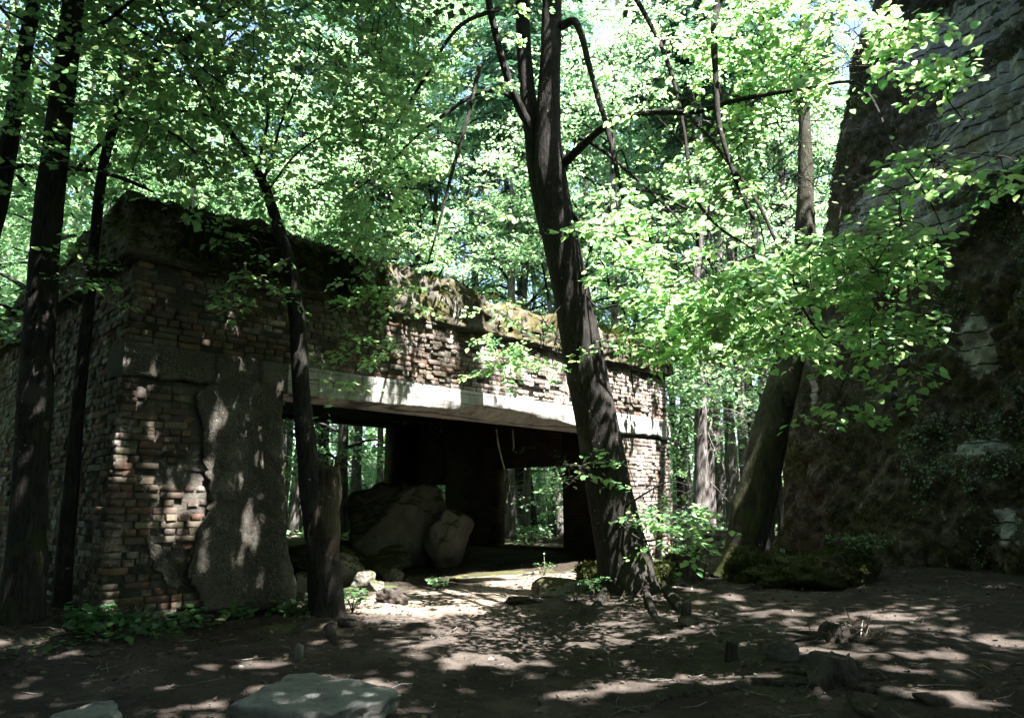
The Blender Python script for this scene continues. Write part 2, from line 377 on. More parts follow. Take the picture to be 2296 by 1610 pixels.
MORTAR = concrete_mat('old_mortar', (.10, .092, .078), (.035, .031, .026), 0.0, 0.6, rough_bump=0.9)
BLOCK = concrete_mat('fallen_concrete', (.13, .12, .114), (.055, .05, .045), 0.06, 0.4)
STONE = concrete_mat('mossy_stone', (.20, .195, .165), (.05, .05, .04), 0.30, 0.4, mosscol=(.055, .06, .02))
SLABM = concrete_mat('ground_slab_concrete', (.20, .205, .195), (.05, .052, .048), 0.10, 0.5, mosscol=(.06, .075, .045), up=False)
STUMPM = bark_mat('stump_wood', (.016, .014, .012), (.06, .052, .044), 0.0)
def bunker_mat():
    t = NT('bunker_concrete', 0.93, 0.12)
    at_ = t.n('ShaderNodeAttribute', attribute_name='bare'); bare = at_.outputs['Fac']
    conc = t.mix(t.step(t.noise(3.0, 8, 0.7, t.pos((1, 1, 3))), 0.36, 0.66), (.60, .60, .58), (.34, .335, .32))
    conc = t.mix(t.math('MULTIPLY', t.step(t.noise(26, 5, 0.7), .5, .7), 0.6), conc, (.07, .065, .06))
    bd = t.n('ShaderNodeAttribute', attribute_name='board').outputs['Fac']; fr = t.math('FRACT', bd)
    wn = t.n('ShaderNodeTexWhiteNoise', noise_dimensions='1D'); t.L(t.math('FLOOR', bd), wn.inputs['W'])
    conc = t.mix(t.math('MULTIPLY', wn.outputs['Value'], .5), conc, (.24, .235, .22))
    conc = t.mix(t.step(t.math('ABSOLUTE', t.math('SUBTRACT', fr, .5)), .40, .48), conc, (.05, .045, .04))
    crust = t.mix(t.step(t.noise(5, 8, 0.75), 0.38, 0.64), (.048, .042, .035), (.14, .118, .094))
    mossm = t.step(t.noise(1.1, 7, 0.7), 0.50, 0.64)
    crust = t.mix(t.math('MULTIPLY', mossm, 0.75), crust, t.mix(t.noise(30, 4), (.055, .066, .028), (.12, .118, .045)))
    chips = t.math('MULTIPLY', t.step(t.noise(6.5, 6, 0.7, t.pos((1, 1, .6))), 0.60, 0.66), 0.75)
    crust = t.mix(chips, crust, (.28, .285, .26))
    m = t.step(t.math('ADD', bare, t.math('MULTIPLY', t.math('SUBTRACT', t.noise(4.5, 7, 0.75), 0.5), 1.3)), 0.42, 0.60)
    c = t.mix(m, crust, conc)
    b = t.bump(t.noise(9, 9, 0.75, cap=8), 1.0, 0.07); b = t.bump(t.noise(60, 5, 0.7), 0.6, 0.012, b)
    return t.done(c, b)
BUNKER = bunker_mat()
def ground_mat():
    t = NT('forest_soil', 0.95, 0.1)
    c = t.mix(t.step(t.noise(1.4, 8, 0.7), 0.36, 0.66), (.033, .0275, .0235), (.066, .056, .048))
    c = t.mix(t.math('MULTIPLY', t.step(t.noise(9, 8, 0.75), 0.48, 0.66), 0.7), c, (.022, .0185, .016))
    c = t.mix(t.step(t.vor(30.0), 0.16, 0.05), c, t.mix(t.noise(7), (.04, .034, .03), (.11, .10, .09)))
    at_ = t.n('ShaderNodeAttribute', attribute_name='litter'); litter_shade = t.step(t.math('ADD', at_.outputs['Fac'], t.math('MULTIPLY', t.math('SUBTRACT', t.noise(3.4, 6), 0.5), 0.9)), 0.35, 0.7)
    lc = t.mix(t.step(t.noise(20, 6, 0.75), 0.4, 0.62), (.015, .0125, .01), (.042, .033, .025)); lc = t.mix(t.step(t.noise(2.0, 5), 0.52, 0.62), lc, (.045, .065, .025))
    c = t.mix(litter_shade, c, lc)
    sd = t.n('ShaderNodeAttribute', attribute_name='sun_patch').outputs['Fac']; sm = t.step(t.math('ADD', sd, t.math('MULTIPLY', t.math('SUBTRACT', t.noise(2.6, 6, .7), 0.5), 0.7)), 0.25, 0.75)
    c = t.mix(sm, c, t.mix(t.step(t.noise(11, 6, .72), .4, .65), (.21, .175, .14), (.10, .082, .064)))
    b = t.bump(t.noise(7, 9, 0.75), 0.7, 0.05); b = t.bump(t.vor(38.0), 0.35, 0.012, b); b = t.bump(t.noise(90, 4, 0.7), 0.5, 0.008, b)
    return t.done(c, b)
SOIL = ground_mat()
IRON = NT('rusty_iron', 0.8).done((.05, .03, .022))
MOSSY = concrete_mat('moss_mat', (.045, .047, .03), (.018, .017, .012), 0.85, 0.4, mosscol=(.034, .044, .015))
PEBBLE = concrete_mat('pebble', (.085, .08, .072), (.04, .036, .032), 0.0, 0.2)
# ------------------------------------------------------------------ ground: one sheet, dense where we stand
def make_ground():
    N = 380
    u = np.linspace(-1, 1, N); X = 0.5 + 11 * u + 260 * np.sign(u) * np.abs(u) ** 7
    w = np.linspace(-1, 1, N); Y = 9.0 + 9.5 * w + 280 * np.sign(w) * np.abs(w) ** 7
    gx, gy = np.meshgrid(X, Y, indexing='ij'); q = np.stack([gx, gy], -1)
    z = gz(gx, gy) + 0.010 * fbm(q * 5, 4, 21)
    near = np.exp(-((gx - 1) / 8) ** 2 - ((gy - 7) / 6) ** 2)
    z = z + 0.016 * near * np.abs(fbm(q * np.array([1.3, 3.0]), 4, 31))
    mb = MB(); mb.add(np.stack([gx, gy, z], -1).reshape(-1, 3), grid_faces(N, N)[:, ::-1])
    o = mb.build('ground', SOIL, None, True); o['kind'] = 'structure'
    # forest floor (litter) away from the trodden path
    s_, v_ = (q - C0[:2]) @ U[:2], (q - C0[:2]) @ V[:2]
    path = np.exp(-np.clip((gy - 6.0) / 2.2, -1, 9) ** 2 * 0.5)
    litter_shade = 1 - np.clip(1.25 * np.exp(-((gy - 5.5 - 0.12 * gx) / 2.0) ** 2) + 1.2 * np.exp(-((gx - 0.2) / 1.9) ** 2 - ((gy - 9) / 3.0) ** 2) + 1.1 * np.exp(-((gx - 4.5) / 2.6) ** 2 - ((gy - 9) / 2.6) ** 2), 0, 1)
    litter_shade[(v_ > .75) & (s_ > 0) & (s_ < 10.6) & (v_ < 9)] = 1.6  # inside the hall the floor's shade is painted on as dark litter
    a = o.data.attributes.new('litter', 'FLOAT', 'POINT'); a.data.foreach_set('value', litter_shade.astype(np.float32).ravel())
    sun_patch = 0.95 * np.exp(-((v_ + .25) / .75) ** 2) * np.clip((s_ - 2.3) / .8, 0, 1) * np.clip((8.6 - s_) / .8, 0, 1) + 0.42 * np.exp(-((gx + .4) / 1.5) ** 2 - ((gy - 9.6) / 1.3) ** 2)  # sun patch painted into the soil as pale sand, threshold and mid path
    a = o.data.attributes.new('sun_patch', 'FLOAT', 'POINT'); a.data.foreach_set('value', sun_patch.astype(np.float32).ravel())
    return o
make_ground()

# ------------------------------------------------------------------ the brick ruin
RUIN = thing('brick_ruin', 'ruined brick building with a wide opening under a concrete lintel and thick mossy roof slab', 'ruin', C0, math.atan2(U[1], U[0])); RUIN['kind'] = 'thing'
LEN, DEP, T = 10.6, 9.0, 0.55
ZB, ZL, ZS, ZT = 2.55, 2.93, 3.90, 4.52       # lintel bottom, lintel top, slab bottom, slab top
def wall_mesh(rects, name, axis):
    mb = MB()
    for lo, hi in rects: box(mb, lo, hi)
    return mb.build(name, MORTAR, RUIN)
# backing of the walls (bricks stand proud of it)
e = 0.022
PIER = wall_mesh([((e, e, -.3), (1.86, T, ZB))], 'wall', 0)
wall_mesh([((8.93, e, -.4), (LEN - e, T, ZB))], 'wall', 0)
UPPER = wall_mesh([((e, e, ZL), (LEN - e, T, ZS))], 'wall', 0)
SIDE = wall_mesh([((e, T + .001, -.3), (T, DEP, ZS))], 'wall', 0)
def holed_wall(name, s0, s1, v0, v1, z0, z1, holes, along):
    """a wall cut by rectangular openings, as butted boxes (along = 0: x, 1: y)"""
    mb = MB(); hs = sorted(holes)
    cur = (s0, v0)[along]; end = (s1, v1)[along]
    def bx(a, b, za, zb):
        if b - a < 1e-3 or zb - za < 1e-3: return
        lo = [s0, v0, za]; hi = [s1, v1, zb]; lo[along] = a; hi[along] = b; box(mb, lo, hi)
    for a, b, za, zb in hs:
        bx(cur, a, z0, z1); bx(a, b, z0, za); bx(a, b, zb, z1); cur = b
    bx(cur, end, z0, z1); return mb.build(name, BRICKDARK, RUIN)
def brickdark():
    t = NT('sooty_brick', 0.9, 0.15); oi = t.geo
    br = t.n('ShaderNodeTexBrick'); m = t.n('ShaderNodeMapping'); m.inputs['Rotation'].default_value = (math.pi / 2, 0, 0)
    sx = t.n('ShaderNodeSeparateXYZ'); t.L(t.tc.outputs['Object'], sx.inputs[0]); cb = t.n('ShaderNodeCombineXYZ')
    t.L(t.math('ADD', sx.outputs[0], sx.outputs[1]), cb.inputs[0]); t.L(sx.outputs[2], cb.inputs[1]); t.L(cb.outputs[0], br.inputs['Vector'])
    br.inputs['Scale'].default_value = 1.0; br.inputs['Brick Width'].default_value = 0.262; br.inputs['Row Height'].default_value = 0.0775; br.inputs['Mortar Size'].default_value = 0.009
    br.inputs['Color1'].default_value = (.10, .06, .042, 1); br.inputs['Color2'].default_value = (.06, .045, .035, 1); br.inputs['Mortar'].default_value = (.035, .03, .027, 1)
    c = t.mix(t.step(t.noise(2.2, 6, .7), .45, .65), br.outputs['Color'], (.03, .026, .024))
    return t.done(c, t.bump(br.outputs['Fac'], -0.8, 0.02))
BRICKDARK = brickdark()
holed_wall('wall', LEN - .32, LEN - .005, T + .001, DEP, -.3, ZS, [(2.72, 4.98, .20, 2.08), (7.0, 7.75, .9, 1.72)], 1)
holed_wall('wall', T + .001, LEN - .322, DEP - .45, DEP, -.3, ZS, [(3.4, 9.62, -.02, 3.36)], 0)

# sides of outline drawings on the pier
def zpt(x, y): return fac((x / 2.0375) / 1.081, (950 + y / 2.0375) / 1.081)
PATCH = [zpt(*p) for p in [(965, -20), (960, 60), (1000, 180), (990, 300), (1040, 450), (1048, 540), (1000, 640), (962, 700), (942, 800), (918, 880), (930, 950), (985, 1000), (1000, 1085), (1140, 1090), (1270, 1080), (1440, 1052), (1462, 980), (1415, 800), (1392, 600), (1380, 300), (1372, 60), (1380, -40), (1180, -60)]]
PATCH2 = [zpt(*p) for p in [(722, 728), (790, 765), (830, 850), (905, 955), (870, 978), (805, 930), (742, 815)]]
def inside(p, poly):
    c = False; n = len(poly)
    for i in range(n):
        a, b = poly[i], poly[(i + 1) % n]
        if (a[1] > p[1]) != (b[1] > p[1]) and p[0] < (b[0] - a[0]) * (p[1] - a[1]) / (b[1] - a[1]) + a[0]: c = not c
    return c
def patch(poly, thick, seed):
    pts = [(p[0], -0.012 - thick, p[1]) for p in poly]
    mb = MB(); slab(mb, pts, (0, -1, 0), thick + 0.03, 26, 0.018, seed, 260, 6.0, 0.045); return mb.build('render_patch', RENDERC, RUIN, False)
patch(PATCH, 0.045, 3); patch(PATCH2, 0.03, 4)

# bricks
def brick_verts(L, H, D, r, wear=1.0):
    """front-chamfered brick, front at y = 0 looking to -y, with knocked corners"""
    c = 0.004 * wear
    f = np.array([[-L / 2 + c, 0, -H / 2 + c], [L / 2 - c, 0, -H / 2 + c], [L / 2 - c, 0, H / 2 - c], [-L / 2 + c, 0, H / 2 - c]])
    m = np.array([[-L / 2, c, -H / 2], [L / 2, c, -H / 2], [L / 2, c, H / 2], [-L / 2, c, H / 2]])
    b = m.copy(); b[:, 1] = D
    f = f + r.normal(size=(4, 3)) * np.array([.003, .004, .0022]) * wear
    for j in range(4):
        if r.random() < 0.09 * wear: f[j] += np.array([-np.sign(f[j][0]) * .02, .018, -np.sign(f[j][2]) * .014]) * r.uniform(.4, 1.2)
    return np.concatenate([f, m + r.normal(size=(4, 3)) * .002, b])
BF = np.array([[0, 1, 2, 3]] + [[4 + j, 4 + (j + 1) % 4, (j + 1) % 4, j] for j in range(4)] + [[8 + j, 8 + (j + 1) % 4, 4 + (j + 1) % 4, 4 + j] for j in range(4)] + [[11, 10, 9, 8]])
rb = np.random.default_rng(5)
CRACKS = []
def zpt1(x, y): return fac((x / 2.87) / 1.081, (450 + y / 2.87) / 1.081)
for line in ([(1150, 600), (1300, 800), (1420, 1010)],): CRACKS.append([zpt1(*p) for p in line])
for line in ([(810, 340), (880, 450), (905, 500)], [(765, 720), (850, 830), (930, 960)], [(960, 0), (1000, 180), (990, 300), (1040, 450), (1040, 560)]): CRACKS.append([zpt(*p) for p in line])
def seg_d(p, a, b):
    a, b = np.array(a), np.array(b); t = np.clip(((p - a) @ (b - a)) / ((b - a) @ (b - a)), 0, 1); return np.linalg.norm(p - a - t * (b - a))
bricks = []                                       # (face, along, z, length, protrusion, wear, roll)
CO = 0.0775
def courses(face, a0, a1, z0, z1, wear, hole=None):
    nz_ = int((z1 - z0) / CO)
    for k in range(nz_):
        z = z0 + (k + .5) * CO; Ln = 0.25 if k % 2 == 0 else 0.12
        x = a0 - (0.0 if k % 2 == 0 else 0.0) - (rb.uniform(0, .1) if k % 3 else 0)
        while x < a1 - 0.04:
            l = Ln if rb.random() > 0.04 else (0.12 if Ln > .2 else .25)
            lo, hi = max(x, a0), min(x + l, a1)
            if hi - lo > 0.05: bricks.append([face, (lo + hi) / 2, z + rb.normal() * .0025, hi - lo - 0.011, wear])
            x += l + 0.012
courses(0, 0.0, 1.88, 0.0, ZB, 1.0); courses(0, 0.0, LEN, ZL + .005, ZS, 1.1); courses(0, 8.92, LEN, -.31, ZB, 1.0)
courses(1, 0.0, 8.9, 0.0, ZS, 1.2)
ROWS = rb.normal(size=97) * 0.006
kept = []
for b in bricks:
    f, a, z, l, w = b; p = np.array([a, z])
    prot = rb.normal() * 0.004 * w + ROWS[int(round(z / CO * 1.0)) % 97] * w + 0.014 * float(fbm(np.array([[a * 1.7, z * 1.9, f * 9.0]]), 3, 2)[0]) * w
    if f == 0:
        if inside(p, PATCH) and min(seg_d(p, PATCH[i], PATCH[(i + 1) % len(PATCH)]) for i in range(len(PATCH))) > 0.14: continue
        dcr = min(seg_d(p, c[i], c[i + 1]) for c in CRACKS for i in range(len(c) - 1))
        if dcr < 0.05: prot -= rb.uniform(.03, .09)
        elif dcr < 0.11: prot -= rb.uniform(0, .03)
        if z > ZL and 4.1 < a < 4.6: prot += 0.02 + rb.uniform(-.02, .03)     # a ruck in the brickwork above the broken beam
    if rb.random() < 0.07 * w: prot -= rb.uniform(.03, .07)
    if rb.random() < 0.022 * w: continue
    P = ruin(a, 0, z) if f == 0 else ruin(0, a, z)
    kept.append((np.linalg.norm(P - CAM), f, a, z, l, prot, w, rb.normal() * .004))
kept.sort(key=lambda t: t[0])
variants = {}
for L_ in (0.239, 0.109):
    for j in range(9):
        mb = MB(); mb.add(brick_verts(L_, CO - 0.008, 0.16, rb), BF); variants.setdefault(L_, []).append(mb.mesh('brick'))
        variants[L_][-1].materials.append(BRICK)
rest = MB(); count = 0
for d_, f, a, z, l, prot, w, roll in kept:
    near_std = min((0.239, 0.109), key=lambda q: abs(q - l))
    if count < 300 and abs(near_std - l) < 0.012:
        o = bpy.data.objects.new('brick', variants[near_std][rb.integers(9)]); S.collection.objects.link(o); o.parent = SIDE if f else PIER if z < ZB else UPPER
        o.location = (a, -prot, z) if f == 0 else (-prot, a, z); o.rotation_euler = (0, roll, 0 if f == 0 else -math.pi / 2)
        if f == 1: o.rotation_euler = (0, 0, -math.pi / 2)
        count += 1
    else:
        X = brick_verts(l, CO - 0.008, 0.16, rb, w)
        X[:, 2] += X[:, 0] * roll
        X[:, 1] -= prot; X += [a, 0, z]
        if f == 1: X = np.stack([X[:, 1], 2 * a - X[:, 0], X[:, 2]], -1); X[:, 1] = X[:, 1]
        rest.add(X, BF)
o = rest.build('brickwork', BRICK, RUIN); o['kind'] = 'stuff'

# concrete lintel, its lower edge broken away in the middle
def loft(mb, rings):
    R_ = np.array(rings); n, k = R_.shape[:2]
    mb.add(R_.reshape(-1, 3), grid_faces(n, k, True)[:, ::-1])
    for r_, flip in ((R_[0], False), (R_[-1], True)):
        c = r_.mean(0); b = mb.n; mb.add(np.concatenate([r_, c[None]]), np.array([[j, (j + 1) % k, k] if not flip else [(j + 1) % k, j, k] for j in range(k)]))
    return mb
def rect_ring(y0, y1, z0, z1, n=7):
    a = np.linspace(0, 1, n, endpoint=False)
    return np.concatenate([np.stack([y0 + 0 * a, z1 + (z0 - z1) * a], -1), np.stack([y0 + (y1 - y0) * a, z0 + 0 * a], -1), np.stack([y1 + 0 * a, z0 + (z1 - z0) * a], -1), np.stack([y1 + (y0 - y1) * a, z1 + 0 * a], -1)])
rings = []
for s_ in np.linspace(1.88, LEN + .01, 330):
    q = rect_ring(-0.03, 0.62, ZB, ZL, 9); P3 = np.concatenate([np.full((len(q), 1), s_), q], 1)
    n1 = fbm(P3 * 3.0, 4, 61); n2 = fbm(np.array([[s_ * 2.3, 0, 0]]), 5, 62, .6)[0]; step = math.floor(2.2 * fbm(np.array([[s_ * 1.1, 7, 0]]), 2, 65)[0] * 2) / 4
    amt = np.exp(-((s_ - 5.6) / 1.4) ** 2); lowm = np.clip((ZB + .16 - P3[:, 2]) / .16, 0, 1); fr = np.clip((0.35 - P3[:, 1]) / .38, 0, 1)
    P3[:, 2] += lowm * fr * (0.02 * n2 + amt * (0.11 + 0.09 * step) + 0.012 * n1)
    P3[:, 1] += 0.006 * n1 + lowm * fr * amt * .06
    P3[:, 2] += (1 - lowm) * 0.006 * n1
    if s_ > 8.9: P3[:, 1] += np.where(P3[:, 1] < .1, .012 * fbm(P3 * 6, 4, 66), 0); P3[:, 2] += lowm * fr * .04 * fbm(np.array([[s_ * 6, 3., 0]]), 3, 67)[0]
    rings.append(P3)
mb = MB(); loft(mb, rings); mb.build('lintel', LINTEL, RUIN)
rings = []
for s_ in np.linspace(-0.035, 1.879, 90):                     # older grey band over the pier, split into blocks
    q = rect_ring(-0.045, 0.5, ZB + .005, ZL, 9); P3 = np.concatenate([np.full((len(q), 1), s_), q], 1)
    n1 = fbm(P3 * 5.0, 5, 71, .6); cr = sum(np.exp(-((s_ - c) / .018) ** 2) for c in (.32, .95, 1.5))
    P3[:, 1] += 0.014 * n1 + np.where(P3[:, 1] < .1, .06 * cr, 0); P3[:, 2] += 0.02 * n1 * (P3[:, 2] < ZB + .1)
    rings.append(P3)
mb = MB(); loft(mb, rings); mb.build('concrete_band', RENDERC, RUIN)
# ceiling joists seen under the lintel
for v0 in (0.80, 1.35, 1.95):
    mb = MB(); box(mb, (T + .01, v0, ZS - .62), (LEN - .33, v0 + .16, ZS - .001)); mb.build('ceiling_beam', MORTAR, RUIN)
mb = MB(); box(mb, (T + .01, 2.3, ZS - .45), (LEN - .33, DEP - .46, ZS - .001)); mb.build('ceiling', MORTAR, RUIN)

# roof slab with rough edge and mossy top
rings = []
for s_ in np.linspace(-0.14, LEN + .06, 240):
    t0 = np.linspace(0, 1, 16, endpoint=False)
    y0, y1, z0, z1 = -0.13, DEP + .05, ZS + .004, ZT
    q = np.concatenate([np.stack([y0 + 0 * t0, z1 + (z0 - z1) * t0], -1), np.stack([y0 + (y1 - y0) * t0 ** 1.5, z0 + 0 * t0], -1), np.stack([y1 + 0 * t0, z0 + (z1 - z0) * t0], -1), np.stack([y1 + (y0 - y1) * (1 - (1 - np.linspace(0, 1, 30, endpoint=False)) ** 1.8), z1 + 0 * np.linspace(0, 1, 30)], -1)])
    P3 = np.concatenate([np.full((len(q), 1), s_), q], 1); n1 = fbm(P3 * 2.6, 5, 81, .6); n3 = fbm(P3 * np.array([1.1, 1.1, 0]), 3, 83)
    front = P3[:, 1] < 0.05; top = P3[:, 2] > ZS + .3
    P3[:, 1] += np.where(front, 0.05 * n1 + .075 * np.abs(fbm(P3 * 6.5, 4, 87, .62)) + .035 * np.clip((P3[:, 2] - ZS - .3) / .3, 0, 1) , 0)
    edge = np.exp(-((s_ + .14) / .35) ** 2)
    soil = 0.10 * np.clip((P3[:, 1] + .13) / .5, 0, 1)
    P3[:, 2] += np.where(top, 0.15 * n3 + 0.05 * n1 + .05 * fbm(P3 * 6, 3, 88) + soil - 0.05 * edge * 0, 0)
    if abs(s_ - 4.15) < .09: P3[:, 1] += np.where(front, .10, 0)
    rings.append(P3)
R_ = np.array(rings); fl = np.clip(1 - np.arange(240) / 6, 0, 1)[:, None]; R_[:, :, 0] += 0.05 * fl * fbm(R_ * 2.2, 4, 85)
mb = MB(); loft(mb, list(R_)); mb.build('roof_slab', ROOF, RUIN, False)
# thin mortar ledge under the slab
rings = []
for s_ in np.linspace(-.06, LEN + .02, 200):
    q = rect_ring(-.055, .3, ZS - .03, ZS + .003, 5); P3 = np.concatenate([np.full((len(q), 1), s_), q], 1); P3[:, 1] += np.where(P3[:, 1] < 0.1, .035 * fbm(P3 * 5, 4, 91), 0); P3[:, 2] += np.where(P3[:, 2] < ZS - .02, .02 * fbm(P3 * 4, 3, 92), 0); rings.append(P3)
mb = MB(); loft(mb, rings); mb.build('mortar_ledge', MORTAR, RUIN)
# moss and grass on the slab's edge
r = np.random.default_rng(90); lv = Leaves()
n = 15000; s_ = np.where(r.random(n) < .62, r.uniform(-.1, 3.9, n), r.uniform(3.9, LEN, n)); v_ = np.where(r.random(n) < .45, -.17 + r.uniform(0, .06, n), -.14 + np.abs(r.normal(size=n)) * .5); keep = fbm(np.stack([s_ * 1.3, v_], -1), 3, 95) > -.12; s_, v_ = s_[keep], v_[keep]; n = len(s_)
hang = v_ < 0.0
keep = ~hang | (s_ < 3.8) | (r.random(n) < .3); s_, v_, hang = s_[keep], v_[keep], hang[keep]; n = len(s_)
P = np.stack([s_, v_, ZT + .04 + .10 * np.clip((v_ + .13) / .5, 0, 1) - np.where(hang, .6 * r.random(n) ** 1.6, 0)], -1)
D = np.stack([r.normal(size=n) * .5, -r.uniform(.1, .9, n), np.where(hang, -r.uniform(.2, 1, n), r.uniform(.2, 1, n))], -1)
lv.add(P, D, r.normal(size=(n, 3)) + [0, -1, .6], r.uniform(.04, .16, n))
m = 7000; corner = r.random(m) < .4; s2 = np.where(corner, r.uniform(-.1, 1.6, m), -.17 + r.uniform(0, .3, m)); v2 = np.where(corner, -.17 + r.uniform(0, .2, m), r.uniform(-.1, 7.5, m)); z2 = ZT + .06 - .62 * r.random(m) ** 1.8
lv.add(np.stack([s2, v2, z2], -1), np.stack([-r.uniform(0, .7, m), -r.uniform(0, .7, m), -r.uniform(.1, 1, m)], -1) + r.normal(size=(m, 3)) * .3, r.normal(size=(m, 3)) + [-.7, -.7, .5], r.uniform(.04, .14, m))
o = lv.mb(np.array([[0, 0, 0], [-.16, .4, .0], [0, 1.0, -.05], [.16, .4, .0]]), QUAD_F).build('moss', MOSSL, RUIN); o['kind'] = 'stuff'
# bars hanging from the broken lintel
for pts in ([(1113, 962), (1118, 1000), (1131, 1052)], [(1149, 962), (1152, 1000), (1149, 1012)]):
    P = [np.append(np.insert(fac(x, y, .45), 1, .45), []) for x, y in pts]; C, R = smooth_path(P, [.018, .016, .012], 12); mb = MB(); tube(mb, C, R, 6, .3, 3); mb.build('hanging_bar', DEADTWIG, RUIN)

# ------------------------------------------------------------------ the tilted bunker
BA, BB = np.array([4.95, 13.9, 0.0]), np.array([6.95, 9.55, 0.0])
ea = nrm(BB - BA); inw = np.array([-ea[1], ea[0], 0.0]);  inw = inw if inw[0] > 0 else -inw
eb = nrm(np.array([0, 0, 1.0]) + inw * math.tan(math.radians(7)))
bn = nrm(np.cross(ea, eb)); bn = bn if bn @ (CAM - BA) > 0 else -bn
def bpl(x, y):
    d = ray(x, y); o = BA + [0, 0, .3]; t = ((o - CAM) @ bn) / (d @ bn); q = CAM + d * t - o
    b = q[2] / eb[2]; return np.array([(q - eb * b) @ ea, b])
SIL = [bpl(p[0] - 38, p[1]) for p in [(1735, 1262), (1752, 1130), (1772, 960), (1795, 800), (1830, 650), (1868, 520), (1880, 420), (1897, 330), (1915, 240), (1948, 140), (1970, 60), (2012, -10), (2060, -110)]]
sb = np.array([p[1] for p in SIL]); sa = np.array([p[0] for p in SIL])
def make_bunker():
    NA, NB = 230, 260; HB, A1 = sb[-1] - .4, 6.6
    jb = np.linspace(-.6, HB, NB); ja = np.linspace(0, 1, NA) ** 1.0
    left = np.interp(jb, sb, sa)
    A = left[:, None] + (A1 - left[:, None]) * ja[None]; B = np.repeat(jb[:, None], NA, 1)
    q = np.stack([A, B], -1)
    # relief: boards, overhanging upper course, knocked-out lower right
    dep = 0.10 * fbm(q * 0.8, 3, 101) + 0.06 * fbm(q * 3.1, 5, 102, .62) + .03 * fbm(q * 11, 3, 103, .6)
    led = 4.0 + 0.35 * A + 0.22 * fbm(q[..., :1] * np.array([1.3, 0]), 3, 104)
    dep = dep + np.where(B > led, 0.16, 0.0)
    cell = fbm(np.floor(q * np.array([1.1, 1.4]) + 0.5 * fbm(q * 1.4, 2, 107)[..., None]) + .5, 1, 108)
    rightm = np.clip((A - 2.6) / 1.2, 0, 1) * np.clip((6.0 - B) / 1.5, 0, 1)
    dep = dep + rightm * (0.30 * cell + .16 * fbm(q * 1.8, 4, 109, .6))
    up = np.clip((B - led) / .3, 0, 1)
    board = np.abs(((B * 4.2) % 1.0) - .5); dep = dep + up * (0.014 * np.clip((board - .40) / .1, 0, 1) * -1 + 0.016 * (vn(np.stack([np.floor(B * 4.2), 0 * B, 0 * B], -1), 7)))
    # bare concrete where the crust fell off: a long diagonal field in the upper part and small scars
    bare = np.zeros_like(A)
    for (x, y), ra, rb_ in (((2140, 370), 1.9, .6), ((1985, 490), 1.0, .4), ((2190, 60), 1.6, .6), ((2080, 520), .8, .3), ((2270, 200), 1.3, .5), ((1925, 620), .35, .3), ((2180, 770), .28, .5), ((1815, 880), .1, .3), ((2180, 1000), .45, .14), ((2250, 1180), .2, .3)):
        ca, cb = bpl(x, y); bare = np.maximum(bare, 1.15 * np.exp(-(((A - ca) / ra) ** 2 + ((B - cb) / rb_) ** 2)))
    P = (BA + [0, 0, .3]) + ea * A[..., None] + eb * B[..., None] + bn * (dep - 0.05)[..., None]
    jag = 0.16 * fbm(np.stack([jb * 1.6, 0 * jb], -1), 4, 111); P = P + ea * (jag[:, None] * np.exp(-ja * 14)[None])[..., None]
    edge = np.exp(-ja * 26)[None]; P = P - bn * (0.35 * edge)[..., None]
    back = P[:, [0, -1]] + inw * 5.5
    mb = MB(); full = np.concatenate([P, back[:, 1:2], back[:, 0:1] - ea * 0], 1)        # ring per height: face, right end, back, left end
    n, k = full.shape[:2]; mb.add(full.reshape(-1, 3), grid_faces(n, k, True))
    top = full[-1]; c = top.mean(0) + [0, 0, .5]; mb.add(np.concatenate([top, c[None]]), np.array([[j, (j + 1) % k, k] for j in range(k)]))
    t = thing('concrete_bunker', 'huge leaning block of mossy board-marked concrete bunker beside the path', 'bunker', (BA[0], BA[1], 0)); t['kind'] = 'thing'
    me = mb.mesh('wall', False); me.transform(Matrix.Translation((-BA[0], -BA[1], 0)))
    o = link(me, 'wall', BUNKER, t)
    bb = np.zeros((n, k)); bb[:, :NA] = bare; bb = np.concatenate([bb.ravel(), np.zeros(k + 1)])
    a = me.attributes.new('bare', 'FLOAT', 'POINT'); a.data.foreach_set('value', bb.astype(np.float32))
    bb = np.zeros((n, k)); bb[:, :NA] = B * 4.2 + .06 * fbm(q * 1.5, 2, 117); bb = np.concatenate([bb.ravel(), np.zeros(k + 1)])
    a = me.attributes.new('board', 'FLOAT', 'POINT'); a.data.foreach_set('value', bb.astype(np.float32))
    # hanging moss and small leaves clinging to the face
    r = np.random.default_rng(120); lv = Leaves(); lv2 = Leaves()
    N = 52000; ia = (r.random(N) * (NA - 1)).astype(int); ib = (r.random(N) * (NB - 1)).astype(int)
    dens = fbm(q[ib, ia] * 1.15, 4, 121) + 0.35 * rightm[ib, ia] - 1.5 * bare[ib, ia] + 0.6 * edge[0, ia]
    k1 = dens > 0.12; ia1, ib1 = ia[k1], ib[k1]; m = len(ia1)
    Pm = P[ib1, ia1] - [BA[0], BA[1], 0] + bn * r.uniform(0, .03, m)[:, None] + r.normal(size=(m, 3)) * .02
    lv.add(Pm, np.array([0, 0, -1.0]) + bn * .45 + r.normal(size=(m, 3)) * .45, bn + r.normal(size=(m, 3)) * .5, r.uniform(.025, .075, m))
    m1 = lv.mb(np.array([[0, 0, 0], [-.28, .45, .05], [0, 1.0, -.05], [.28, .45, .05]]), QUAD_F).build('moss', MOSSL, t); m1['kind'] = 'stuff'
    k2 = (fbm(q[ib, ia] * 0.9, 3, 131) + .9 * rightm[ib, ia] > 0.72) & (r.random(N) < .75); ia2, ib2 = ia[k2], ib[k2]; m = len(ia2)
    Pm = P[ib2, ia2] - [BA[0], BA[1], 0] + bn * r.uniform(.01, .10, m)[:, None] + r.normal(size=(m, 3)) * .03
